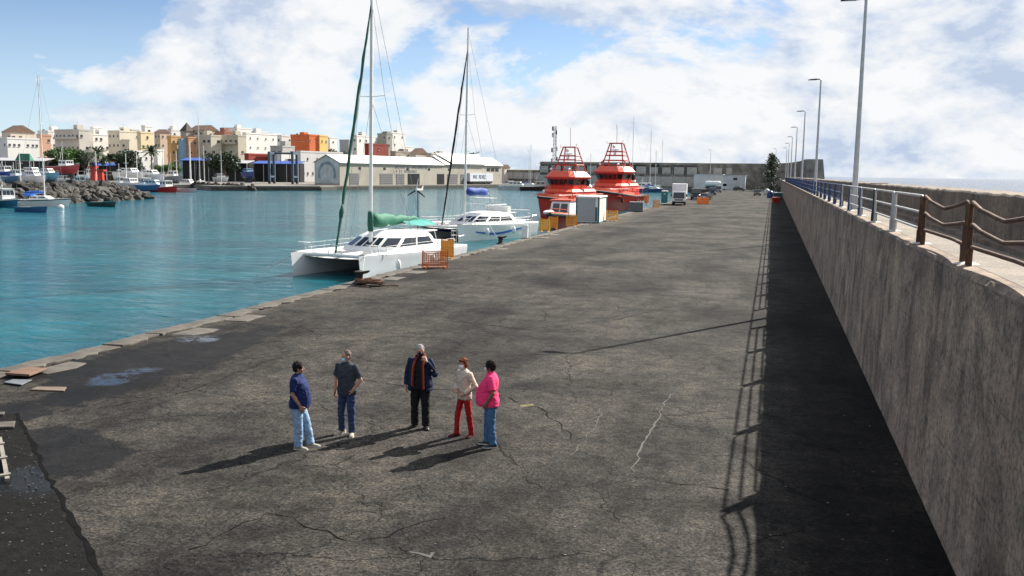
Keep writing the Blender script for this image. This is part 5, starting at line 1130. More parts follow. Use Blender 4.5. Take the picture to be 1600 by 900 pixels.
def building(x0, xm, x1, ytop, Y, col, label, floors=3, wa=3, wb=3, roof='flat', name='town_house', ww=1.3, wh=1.4, balc=False, roofcol=None, extra=True, colB=None):
    C0 = atY(xm, 270, Y); zt = atY(xm, ytop, Y).z
    def hit(px, d):   # length along d from C0 until the view ray of column px
        r = ray(px, 270); # C0 + a d = t r  (x, y)
        den = d.x*r.y - d.y*r.x; return (r.x*C0.y - r.y*C0.x)/den if abs(den) > 1e-6 else 10
    LA = min(max(hit(x1, dA), 2.5), 60) if x1 > xm else 8; LB = min(max(hit(x0, dB), 2.5), 60) if xm > x0 else 8
    H = zt - LAND
    t = thing(name, label, 'building', (C0.x, C0.y, LAND), RZB, 'buildings of the harbour town')
    pm = wallpaint(col); pb = wallpaint(colB) if colB else pm
    # local: x from -LB..0 along face B (y=0); face A at x=0, y 0..LA
    w_ = MB(); w_.b2((-LB, 0, -.2), (0, LA, H)); w_.build('wall', pm, t)
    if roof == 'flat':
        pr = MB()
        for lo, hi in (((-LB-.1,-.1,H),(.1,.2,H+.7)), ((-LB-.1,LA-.2,H),(.1,LA+.1,H+.7)), ((-LB-.1,.21,H),(-LB+.2,LA-.21,H+.7)), ((-.2,.21,H),(.1,LA-.21,H+.7))): pr.b2(lo, hi)
        pr.build('parapet', pb, t); MB().b2((-LB,0,H-.02+.03),(0,LA,H+.06)).build('roof', mat('roof_terrace', (.30,.26,.22), rough=.9, var=.2), t)
        rg = random.Random(int(x0*7+ytop))
        if extra and LB*LA > 30:
            bx, by = -LB*rg.uniform(.3,.7), LA*rg.uniform(.3,.6); ws_, hs_ = rg.uniform(2,3.5), rg.uniform(1.8,2.8)
            MB().b2((bx-ws_/2,by,H+.06),(bx+ws_/2,by+3,H+hs_)).build('stair_hut', pm, t)
            MB().lathe([(.5,0),(.5,1.1),(.2,1.25)], 8, (-LB*rg.uniform(.1,.9), LA*.3, H+.06)).build('water_tank', mat('tank_grey', (.10,.10,.11)), t)
            tubes('aerial', [[(bx,by+1,H+hs_),(bx,by+1,H+hs_+rg.uniform(1.5,3.5))]], .05, m_wire, t, 4)
    elif roof == 'gable':
        MB().prism([(-.3, H), (LA+.3, H), (LA/2, H+min(LA*.28,3))], -LB-.3, .3, 'x').build('roof', mat('clay_tiles', roofcol or (.22,.07,.035), rough=.9, var=.3, scale=1.5), t)
    st = H/floors; rw = random.Random(int(x0*13+Y)); k_ = rw.choice((.7, .8, .95)); wm, sm = window_mesh(round(ww*k_, 2), round(wh*rw.choice((.7, .85)), 2))
    for f in range(floors):
        z = st*(f+.55)
        if z < 3 and floors > 2 and Y > 335: continue
        for i in range(wb):
            x = -LB*(i+.5)/wb
            if LB < 3: break
            if rw.random() < .2: continue
            o = link('window', wm, t, (x+rw.uniform(-.25,.25), 0, z)); link('sill', sm, o)
        for i in range(wa):
            y = LA*(i+.5)/wa
            if LA < 3: break
            if rw.random() < .25: continue
            o = link('window', wm, t, (0, y+rw.uniform(-.3,.3), z), math.pi/2); link('sill', sm, o)
        if balc and f and LB > 4:
            MB().b2((-LB+.4, -1.1, z-1.35), (-.4, -.01, z-1.2)).build('balcony_slab', pb, t); MB().b2((-LB+.4, -1.12, z-1.2), (-.4, -1.02, z-.3)).build('balcony_front', pb, t)
    ALLB.append(t); return t
W1 = (.66,.65,.62); W2 = (.72,.70,.66); CR = (.66,.60,.48); GB = (.50,.47,.42); YE = (.68,.57,.36)
building(-30, 14, 64, 217, 300, W1, 'long white two-storey building at the left edge of the town', 3, 7, 5, extra=False)
building(6, 20, 58, 206, 312, (.55,.48,.40), 'cream penthouse with brown eaves above the long white building', 4, 4, 2, roof='gable', roofcol=(.16,.10,.07))
building(-20, -5, 8, 212, 330, W2, 'white house cut off by the left edge of frame', 4, 2, 2)
building(60, 66, 82, 212, 318, (.46,.27,.19), 'salmon red narrow house beside the big green tree', 4, 2, 1)
building(62, 78, 98, 206, 345, W2, 'white house behind the salmon red one', 5, 3, 2)
building(88, 126, 143, 204, 340, GB, 'grey-beige apartment block with balconies above the big green tree', 4, 2, 6, balc=True, ww=1.6)
building(140, 148, 174, 211, 350, W2, 'bright white block right of the grey-beige apartments', 5, 3, 1)
building(145, 149, 164, 200, 356, W2, 'white roof tower on top of the bright white block', 5, 1, 0, extra=False)
building(171, 189, 222, 206, 352, CR, 'cream building with a shaded beige left side', 5, 3, 3)
building(219, 222, 242, 208, 346, YE, 'pale yellow building next to the cream one', 5, 3, 0)
building(225, 229, 241, 198, 360, W2, 'white rooftop tower behind the pale yellow building', 6, 1, 0, extra=False)
building(194, 199, 243, 237, 330, W1, 'low white building behind the palm trees', 2, 5, 1, extra=False)
building(244, 247, 257, 236, 326, W2, 'small white block left of the ochre house', 2, 1, 0, extra=False)
building(243, 252, 268, 207, 410, (.48,.36,.27), 'house with an orange tiled roof on the skyline', 5, 2, 2, roof='gable', roofcol=(.42,.13,.05))
building(265, 269, 284, 214, 352, (.52,.31,.13), 'ochre orange narrow house', 4, 2, 1)
building(283, 285.5, 294, 219, 354, (.20,.34,.45), 'narrow blue-fronted house between two orange ones', 4, 1, 0, extra=False)
building(294, 296, 309, 216, 356, (.44,.24,.14), 'brownish orange house right of the blue-fronted one', 4, 2, 1)
building(305, 331, 347, 213, 360, (.48,.45,.36), 'olive beige block with dark wide windows', 4, 2, 4, ww=2.2)
building(297, 320, 343, 203, 440, (.36,.31,.26), 'brown roofed house highest on the skyline right of the spire', 6, 2, 3, roof='gable', roofcol=(.12,.07,.05))
building(255, 270, 290, 204, 450, W1, 'pale house on the skyline left of the spire', 6, 2, 2)
building(338, 352, 368, 207, 400, (.30,.13,.09), 'red-brown terrace house on the skyline', 6, 2, 2)
building(343, 373, 386, 213, 366, (.46,.42,.33), 'beige apartment block above the dark rounded tree', 4, 1, 4, balc=True)
building(350, 372, 394, 201, 450, W2, 'white house highest behind the beige apartment block', 7, 2, 2)
building(383, 386, 434, 209, 372, W2, 'large blank white apartment block with a few tiny windows', 5, 4, 0, ww=.8, wh=.8)
building(431, 441, 457, 213, 400, W1, 'pale grey-white house left of the orange building', 5, 2, 1)
building(423, 442, 461, 230, 356, (.44,.43,.40), 'grey house with a wide dark upper window by the travel lift', 3, 2, 2, ww=2.4)
building(386, 389, 438, 242, 348, (.30,.045,.03), 'long low dark red building with round pale signs', 2, 7, 0, extra=False, ww=1.5, wh=1.5)
building(437, 440, 463, 240, 346, W1, 'low white building with one dark window right of the dark red one', 2, 1, 0, extra=False, ww=2)
building(455, 484, 499, 212, 398, (.56,.13,.04), 'red-orange building, tallest colour block above the harbour', 4, 3, 5, ww=.9, wh=.9)
building(497, 500, 513, 213, 404, (.70,.48,.16), 'yellow house joined to the red-orange building', 4, 2, 1, ww=.9)
building(464, 470, 536, 238, 352, (.52,.51,.50), 'long pale grey low building behind the mural gable', 2, 9, 2, extra=False)
building(511, 516, 527, 216, 520, W2, 'small white house on the skyline behind the hedge', 5, 1, 1, extra=False)
building(531, 545, 552, 220, 460, (.38,.39,.41), 'blank blue-grey block left of the green forestay', 4, 0, 0)
building(551, 558, 587, 213, 455, W2, 'white houses just left of the tall catamaran mast', 5, 3, 1)
building(570, 576, 607, 226, 430, (.22,.035,.025), 'dark red low building behind the catamaran mast', 4, 3, 1, extra=False)
building(590, 604, 613, 210, 475, (.25,.26,.22), 'grey-green unfinished tower house right of the mast', 6, 1, 2)
building(604, 611, 634, 208, 490, W1, 'white house on the skyline right of the grey-green tower', 6, 2, 1)
building(610, 618, 642, 238, 440, (.34,.30,.24), 'small tan house above the warehouse roof, leftmost of three', 3, 2, 2)
building(640, 650, 669, 240, 448, (.50,.45,.38), 'small pale house above the warehouse roof, middle of three', 3, 2, 2, roof='gable', roofcol=(.35,.05,.03))
building(666, 674, 702, 241, 452, (.42,.38,.32), 'small beige house above the warehouse roof, rightmost of three', 3, 3, 1)
building(786, 788, 797, 262, 425, (.58,.52,.45), 'small pink-roofed harbour office at the right end of the warehouse', 2, 1, 1, roof='gable', roofcol=(.45,.28,.22))
# houses filling the blocks between
r6 = random.Random(77); tones = [W1, W2, CR, GB, (.5,.46,.40)]
for i, (a, b, c, yt, Y) in enumerate(((100,112,124,212,420), (126,134,146,209,440), (176,184,198,212,440), (200,208,220,204,450), (310,318,332,208,470), (398,404,420,207,480), (420,428,440,210,480), (440,446,458,216,470), (545,550,560,222,520), (585,592,600,217,520), (628,634,646,230,520), (700,706,722,246,520))):
    building(a, b, c, yt, Y, tones[i % 5], 'distant pale house in the back rows of the town, %s from the left' % ORD[i], 5, 2, 2)
# church spire
p = atY(292, 205, 440); t = thing('church_tower', 'dark pointed spire on the town skyline', 'tower', (p.x, p.y, LAND), RZB); zb = p.z-LAND
MB().b2((-2.4,-2.4,0),(2.4,2.4,zb)).build('tower', wallpaint((.32,.28,.24)), t); MB().loft([[(-2.8,-2.8,zb),(2.8,-2.8,zb),(2.8,2.8,zb),(-2.8,2.8,zb)],[(-.1,-.1,zb+4.6),(.1,-.1,zb+4.6),(.1,.1,zb+4.6),(-.1,.1,zb+4.6)]]).build('spire', mat('slate_brown', (.06,.05,.045), rough=.9), t)
# hill behind the warehouse roof
m_hill = mat('dry_hillside', (.17,.13,.09), rough=.95, var=.35, scale=.08, dirt=(.06,.065,.035), dirt_amt=.8)
mb = MB(); c0 = atY(622, 250, 540); ringsH = []
for j in range(6):
    f = j/5; ringsH.append([(c0.x+math.cos(a*math.pi/10)*(62-52*f)*(1+.1*math.sin(a*3)), c0.y+math.sin(a*math.pi/10)*(50-40*f), LAND-1+15.5*math.sin(f*1.5)+.6*math.sin(a*2.7+j)) for a in range(20)])
mb.loft(ringsH); tag(mb.build('hillside', m_hill, None, 'all'), kind='structure')
# ---- blue-roofed quayside sheds
m_blueroof = mat('blue_awning_sheet', (.035,.085,.33), rough=.6, var=.15, scale=.5); m_bluefence = mat('blue_grey_fence', (.06,.10,.20), rough=.7, var=.25, scale=.7)
def shed(x0, x1, ytop, Y, label, col, h0=.55, cat='shed'):
    a, b = atY(x0, 270, Y), atY(x1, 270, Y); zt = atY((x0+x1)/2, ytop, Y).z; d = b-a; rz = math.atan2(d.y, d.x); L = Vector((d.x, d.y)).length; H = zt-LAND
    t = thing('quayside_shed', label, cat, (a.x, a.y, LAND), rz, 'quayside sheds')
    MB().b2((0, 1.2, 0), (L, 5, H-.7)).build('wall', m_dark if cat == 'shed' else wallpaint(W1), t); MB().add([(-.3,-.6,H-1.1),(L+.3,-.6,H-1.1),(L+.3,5.3,H),(-.3,5.3,H),(-.3,-.6,H-.9),(L+.3,-.6,H-.9),(L+.3,5.3,H+.2),(-.3,5.3,H+.2)], [(0,1,2,3),(7,6,5,4),(0,4,5,1),(1,5,6,2),(2,6,7,3),(3,7,4,0)]).build('roof', col, t)
    n_ = max(2, int(L/5))
    for i in range(n_+1): MB().tube([(L*i/n_, 0, 0), (L*i/n_, 0, H-1.0)], .12, 5).build('post', m_frame, t)
    return t
shed(112, 205, 255, 300, 'long shed with a blue roof behind the palms', m_blueroof)
shed(283, 348, 247, 322, 'blue-roofed open shed left of the dark rounded tree', m_blueroof)
shed(349, 386, 251, 318, 'pale grey flat-roofed boat shed below the dark rounded tree', mat('grey_roof_sheet', (.36,.36,.37), rough=.7))
shed(394, 466, 252, 330, 'long blue canopy behind the travel lift', m_blueroof)
shed(-30, 70, 247, 285, 'low shed with grey roof at the far left behind the boatyard', mat('grey_roof_sheet', (.36,.36,.37)))
# white post-and-rail frame along the yard
a, b = atY(120, 262, 282), atY(268, 264, 296); t = thing('yard_fence', 'long thin white rail fence across the boatyard', 'fence', (a.x, a.y, LAND), math.atan2(b.y-a.y, b.x-a.x)); L = (b-a).length
for i in range(14): MB().tube([(L*i/13,0,0),(L*i/13,0,3.4)], .07, 5).build('post', m_frame, t)
for z in (3.4, 2.2): MB().tube([(0,0,z),(L,0,z)], .07, 5).build('rail', m_frame, t)
# ---- trees
def tpos(px, Y): p = atY(px, 270, Y); return (p.x, p.y, LAND)
broad_tree(tpos(92, 298), 14.5, 17, 'large bright green tree between the salmon house and the apartments', m_leaf, 1)
broad_tree(tpos(112, 296), 13.5, 14, 'bright green tree directly right of the largest one', m_leaf, 2)
broad_tree(tpos(131, 297), 12, 10, 'dark green tree right of the bright green pair', m_leaf2, 3)
broad_tree(tpos(188, 300), 12, 10, 'dark green tree between the two left palms and the cream building', m_leaf2, 4)
broad_tree(tpos(202, 298), 12.5, 11, 'dark green tree in front of the cream building', m_leaf2, 5)
broad_tree(tpos(218, 296), 8, 7, 'small dark tree in front of the low white building', m_leaf2, 6)
broad_tree(tpos(350, 312), 13.5, 16, 'dark rounded tree in front of the beige blocks', m_leaf2, 7)
broad_tree(tpos(335, 314), 12, 10, 'dark tree adjoining the rounded one on its left', m_leaf2, 8)
broad_tree(tpos(268, 306), 7.5, 8, 'low grey-green tree below the ochre house', m_leaf, 9)
broad_tree(tpos(251, 303), 7, 7, 'small green tree below the small white block', m_leaf, 10)
broad_tree(tpos(518, 445), 17, 14, 'dark clipped tree on the skyline right of the yellow house, left one', m_leaf2, 11)
broad_tree(tpos(527, 446), 16.5, 13, 'dark clipped tree on the skyline right of the yellow house, right one', m_leaf2, 12)
broad_tree(tpos(718, 470), 12, 9, 'dark small tree above the warehouse roof', m_leaf2, 13)
palm(tpos(152.5, 290), 10.2, 'tall palm in front of the bright white block', 1); palm(tpos(172, 292), 8.2, 'shorter palm right of the tall one', 2)
palm(tpos(237, 294), 11, 'palm before the pale yellow building', 3); palm(tpos(739, 450), 13, 'far palm rising behind the warehouse roof', 4); palm(tpos(161, 296), 7.5, 'low shaggy palm between the two left palms', 5)
# ---- travel lift
m_lift = mat('lift_blue_grey', (.035,.065,.10), rough=.5, var=.2)
p = at(424, 287, LAND); q = at(460, 287.5, LAND); t = thing('travel_lift', 'tall dark blue travel lift frame at the boatyard slip', 'boat lift', (p.x, p.y, LAND), math.atan2(q.y-p.y, q.x-p.x)); WL = (q-p).length
HL = atY(424, 237, p.y).z-LAND
for x in (0, WL):
    for y in (-2.2, 3.8): MB().b2((x-.4,y-.4,.8),(x+.4,y+.4,HL)).build('leg', m_lift, t); MB().b2((x-.35,y-.6,0),(x+.35,y+.6,.95)).build('wheel_truck', m_rubber, t)
    MB().b2((x-.42,-1.8,HL-.9),(x+.42,3.4,HL-.02)).build('side_beam', m_lift, t); MB().b2((x-.3,-1.8,2.2),(x+.3,3.4,2.8)).build('side_beam', m_lift, t)
MB().b2((.42,3.4,HL-.8),(WL-.42,4.2,HL-.1)).build('cross_beam', m_lift, t)
for x in (WL*.3, WL*.7): tubes('sling', [[(x,3.6,HL-.8),(x,3.6,3.5)]], .06, m_black, t)
# ---- boats standing in the yard
def yard(px, py, kind, L, hc, tc, cv, label, rz=-100, lift=1.8, mast=None, Y=None):
    p = at(px, py, LAND) if Y is None else Vector(tpos(px, Y)); t = boat(kind, (p.x, p.y, LAND+lift), R(rz), L, label, hc, tc, cv, 'boats standing in the yard', mast=mast, stands=True)
    tubes('prop', [[(s*L*.16, y, -lift), (s*L*.12, y, .15)] for s in (-1,1) for y in (-L*.25, L*.2)], .09, m_iron, t); MB().b2((-.15,-L*.38,-lift),(.15,L*.34,-.2)).build('keel_block', m_bottom, t)
yard(5, 277, 'fishing', 11, (.02,.06,.28), WHT, (.3,.3,.3), 'blue-hulled fishing boat propped up at the left edge of the yard', Y=228)
yard(50, 272, 'cruiser', 11, WHT, WHT, (.35,.33,.3), 'white motorboat standing in the yard under the green sign', Y=232)
yard(52, 280, 'cruiser', 9.5, WHT, WHT, (.3,.3,.3), 'white motorboat standing lower in the yard behind the yacht mast', Y=214, lift=1.0)
yard(100, 270, 'fishing', 13, (.26,.025,.03), WHT, (.3,.3,.3), 'red fishing boat raised high in the yard below the big tree', Y=238, lift=3.6, mast=6)
yard(75, 272, 'cruiser', 9, (.10,.28,.40), WHT, (.12,.38,.52), 'boat under a pale blue cover left of the raised red boat', Y=230)
yard(203, 272, 'cruiser', 12.5, WHT, WHT, (.55,.54,.5), 'bulky cream motorboat standing behind the row of moored boats', Y=246, lift=1.8)
yard(236, 272, 'cruiser', 11, (.55,.6,.64), WHT, (.10,.28,.5), 'motorboat with pale blue cover right of the bulky cream one', Y=248, lift=1.5)
yard(345, 284, 'cruiser', 7, WHT, WHT, (.3,.3,.3), 'small white boat parked under the grey boat shed', Y=308, lift=.8)
yard(388, 284, 'cruiser', 11, (.02,.05,.22), (.15,.3,.4), (.02,.06,.3), 'dark blue boat on blocks at the edge of the grey shed', rz=-130, Y=304, lift=2.4)
yard(140, 275, 'fishing', 9, WHT, WHT, (.3,.3,.3), 'white boat standing in the yard left of the red pillar', Y=236, lift=1.4)
yard(268, 276, 'fishing', 9, (.2,.22,.24), WHT, (.3,.3,.3), 'grey boat standing in the yard above the red fishing boat', Y=262, lift=1.2, mast=6)
yard(22, 279, 'fishing', 9, (.08,.2,.34), (.5,.58,.62), (.3,.3,.3), 'pale blue work boat standing at the left of the yard', Y=216, lift=1.0)
for i, (px, yb, yt, Y) in enumerate(((30, 288, 240, 195), (296, 288, 222, 285), (149, 286, 236, 210), (196, 282, 240, 225), (275, 288, 236, 262), (318, 286, 228, 290), (345, 270, 236, 300), (213, 282, 238, 240))):
    a = atY(px, yt, Y); t = thing('flag_mast', ['white pole mast at the left of the yard', 'thick pale mast standing below the spire', 'white mast beside the red pillar', 'thin mast behind the white fishing boat', 'pale mast left of the thick one', 'thin mast above the lone yacht', 'thin short mast by the dark rounded tree', 'thin mast behind the bulky cream boat'][i], 'mast', (a.x, a.y, LAND), 0, 'masts in the yard')
    h = a.z-LAND; r_ = .32 if i == 1 else .14; MB().tube([(0,0,0),(0,0,h)], [r_, r_*.6], 7).build('pole', m_mast, t, True); MB().tube([(-.9,0,h*.7),(.9,0,h*.7)], .05, 5).build('crosstree', m_mast, t)
# red pillars of a slip crane, green sign
for i, (px, yt, w_) in enumerate(((157, 267, 1.5), (145.5, 262, 1.3))):
    a = atY(px, yt, 206); t = thing('crane_pillar', ['thick red crane pillar behind the rocks, the right and lower one', 'red crane pillar behind the rocks, the left and higher one'][i], 'pillar', (a.x, a.y, LAND), R(20), 'red crane pillars'); h = a.z-LAND
    MB().box((0,0,h/2), (w_,w_,h), top=(.85,.85)).build('column', m_red, t); MB().b2((-w_*.8,-w_*.8,h),(w_*.8,w_*.8,h+.35)).build('cap', m_rred, t)
a = atY(38, 240, 240); t = thing('yard_canopy', 'dark green canopy standing in the boatyard', 'canopy', (a.x, a.y, LAND), R(25)); h = a.z-LAND
MB().loft([[(-2.2,-2,h-2.2),(2.2,-2,h-2.2),(2.2,2,h-2.2),(-2.2,2,h-2.2)],[(-1.6,-.3,h),(1.6,-.3,h),(1.6,.3,h),(-1.6,.3,h)]]).build('cover', mat('dark_green_tarp', (.012,.11,.075), rough=.7), t)
for x in (-2,2):
    for y in (-1.8,1.8): MB().tube([(x,y,0),(x,y,h-2.2)], .08, 5).build('post', m_frame, t)
# ---- rocks
def rockmesh(seed):
    rg = random.Random(seed); bm = bmesh.new(); bmesh.ops.create_icosphere(bm, subdivisions=1, radius=1)
    s = (rg.uniform(.8,1.3), rg.uniform(.7,1.1), rg.uniform(.5,.85))
    for v in bm.verts: k = rg.uniform(.74, 1.16); v.co = Vector((v.co.x*s[0]*k, v.co.y*s[1]*k, v.co.z*s[2]*k))
    me = bpy.data.meshes.new('rock'); bm.to_mesh(me); bm.free(); me.materials.append(m_rockmats[seed % 3]); return me
m_rockmats = [mat('basalt_%d' % i, c, rough=.9, var=.3, scale=.9, dirt=(.16,.145,.12), dirt_amt=.45) for i, c in enumerate(((.014,.013,.012), (.026,.024,.021), (.05,.046,.04)))]
rks = [rockmesh(i) for i in range(12)]
t = thing('rock_breakwater', 'mound of dark basalt boulders sheltering the small-boat harbour', 'breakwater')
A_, B_ = at(-70, 327, WATER), at(240, 310.5, WATER); D_ = (B_-A_); LR = D_.length; D_.normalize(); NR = Vector((-D_.y, D_.x, 0)); NR = NR if NR.dot(Vector((-1, .5, 0))) > 0 else -NR
HR = 3.4
core = []
for i in range(21):
    f = i/20; e = max(.05, min(1, (1-f)*7)**.6) if f > .85 else 1; c = A_ + D_*LR*f; hh = HR*.82*e*(1+.1*math.sin(i*1.7)); wv = 9*e
    core.append([c + NR*.6 + Vector((0,0,-1)), c + NR*(wv*.36) + Vector((0,0,hh*.9)), c + NR*(wv*.6) + Vector((0,0,hh)), c + NR*(wv*1.1) + Vector((0,0,-1))])
MB().loft(core).build('core', m_rubble, t)
rg = random.Random(91)
for i in range(295):
    f = rg.random(); e = min(1, (1-f)*7)**.6 if f > .85 else 1; u = rg.random()**.8; s = rg.uniform(.55, 1.25)
    c = A_ + D_*(LR*f) + NR*(u*5.2*e) ; z = WATER + (HR*e)*min(1, u*1.15) - .35*s + rg.uniform(-.15,.25)
    o = link('rock', rks[rg.randrange(12)], t, (c.x, c.y, z)); o.rotation_euler = (rg.uniform(-.6,.6), rg.uniform(-.6,.6), rg.uniform(0,6.3)); o.scale = (s*1.15,)*3
t = thing('stone_embankment', 'low embankment of pale and dark boulders below the boat sheds', 'embankment')
a, b = edge[5], edge[6]; d = b-a
a2 = edge[4]
for i in range(110):
    f = rg.random(); s = rg.uniform(.6,1.3); c = (a2 + (b-a2)*f); n_ = Vector((d.y,-d.x,0)).normalized(); u = rg.random(); c = c + n_*(u*2.4-.2)
    o = link('rock', rks[rg.randrange(12)], t, (c.x, c.y, LAND+.3-u*1.7)); o.rotation_euler = (rg.random(), rg.random(), rg.uniform(0,6.3)); o.scale = (s,)*3
# telecom lattice mast and far lamp posts
a = atY(868, 199, 395); t = thing('telecom_mast', 'grey lattice telecom mast with antennas behind the left rescue vessel', 'mast', (a.x, a.y, .3)); h = a.z
segs = []
for sx, sy in ((-1,-1),(1,-1),(0,1)): segs.append([(sx*1.0,sy*1.0,0),(sx*.55,sy*.55,h)])
for i in range(16):
    z0_, z1_ = h*i/16, h*(i+1)/16; k0, k1 = 1-.45*i/16, 1-.45*(i+1)/16
    for p_, q_ in (((-1,-1),(1,-1)),((1,-1),(0,1)),((0,1),(-1,-1))): segs += [[(p_[0]*k0,p_[1]*k0,z0_),(q_[0]*k1,q_[1]*k1,z1_)], [(p_[0]*k1,p_[1]*k1,z1_),(q_[0]*k1,q_[1]*k1,z1_)]]
tubes('lattice', segs, .09, m_wire, t, 4)
for i, (x, z) in enumerate(((-1.0,.97),(-1.0,.86),(.6,.9),(1.0,.62),(-1.2,.60),(-1.3,.42),(1.1,.45))): MB().b2((x-.3,-1.0,h*z-1.0),(x+.3,-.7,h*z+.8)).build('antenna', m_galv if i % 2 else m_iron, t)
for i, (px, yt, Y) in enumerate(((1111, 234, 361), (827, 237, 405), (1213, 232, 345))):
    a = atY(px, yt, Y); lamp_post((a.x, a.y, -.1 if i != 1 else .3), a.z, ['slim lamp post standing before the far breakwater blocks', 'thin pole right of the warehouse above the marina', 'slim lamp post beside the conifer'][i])
# ================================================================== PEOPLE
from mathutils import noise as mnoise
def remesh(mb, name, material, parent, voxel=.010, it=3, wrinkle=0.0):
    tmp = mb.mesh(name, material); o = bpy.data.objects.new('tmp', tmp); C.objects.link(o)
    m1 = o.modifiers.new('r', 'REMESH'); m1.mode = 'VOXEL'; m1.voxel_size = voxel
    m2 = o.modifiers.new('s', 'SMOOTH'); m2.factor = .5; m2.iterations = it
    dg = bpy.context.evaluated_depsgraph_get(); dg.update(); me = bpy.data.meshes.new_from_object(o.evaluated_get(dg)); me.name = name
    bpy.data.objects.remove(o); bpy.data.meshes.remove(tmp)
    if wrinkle:
        nn = [v.normal.copy() for v in me.vertices]
        for v, n_ in zip(me.vertices, nn):
            q = v.co; k = mnoise.noise((q.x*9, q.y*9, q.z*15+q.x*6)) + .6*mnoise.noise((q.x*17+3, q.y*17, q.z*26)); v.co = q + n_*k*wrinkle
    me.materials.clear(); me.materials.append(material); me.polygons.foreach_set('use_smooth', [True]*len(me.polygons)); me.polygons.foreach_set('material_index', [0]*len(me.polygons))
    return link(name, me, parent)
def oval(z, a, f, b, cx=0, cy=0, n=18):
    return [(cx + a*math.copysign(abs(math.cos(t))**.85, math.cos(t)), cy + (f if math.sin(t) > 0 else b)*math.sin(t), z) for t in [2*math.pi*k/n for k in range(n)]]
def limb(mb, pts, rs, ends=True):
    """tapered limb through joints; joint balls keep bends round"""
    mb.tube(pts, rs, 10)
    for p, r in zip(pts[1:-1], rs[1:-1]): mb.ell(p, (r*1.02,)*3, 10, 8)
    if ends:
        mb.ell(pts[0], (rs[0],)*3, 10, 8); mb.ell(pts[-1], (rs[-1],)*3, 10, 8)
def hand(mb, w, d, palm, thumb, curl=.35):
    """w wrist, d pointing along the hand, palm = direction the palm faces, thumb = side the thumb leaves from"""
    d, palm = Vector(d).normalized(), Vector(palm).normalized(); palm = (palm - d*palm.dot(d)).normalized(); s = Vector(thumb); s = (s - d*s.dot(d) - palm*s.dot(palm)).normalized(); w = Vector(w)
    rings = []
    for f, hw, th in ((-.01, .026, .022), (.02, .036, .019), (.055, .043, .017), (.088, .042, .014)):
        c = w + d*f; rings.append([c + s*hw*math.cos(k*math.pi/5) + palm*th*math.sin(k*math.pi/5) for k in range(10)])
    mb.loft(rings)
    for i, (o, L) in enumerate(((.031,.068),(.011,.076),(-.010,.070),(-.030,.055))):
        p = w + d*.082 + s*o; dr = d.copy(); pts = [p - d*.01]; 
        for k, fl in enumerate((.44, .32, .24)):
            a = curl*(.55+.5*k); dr = (dr*math.cos(a) + palm*math.sin(a)).normalized(); p = p + dr*L*fl; pts.append(p)
        limb(mb, pts, [.0098, .0092, .0086, .0074])
    p = w + d*.028 + s*.034; dr = (d*.70 + s*.62 + palm*.25).normalized(); q = p + dr*.034; dr2 = (dr + d*.45 + palm*curl*.6).normalized()
    limb(mb, [p - s*.012, q, q + dr2*.030], [.0135, .011, .0085])
M_ROT = lambda yaw: Matrix.Rotation(yaw, 4, 'Z')
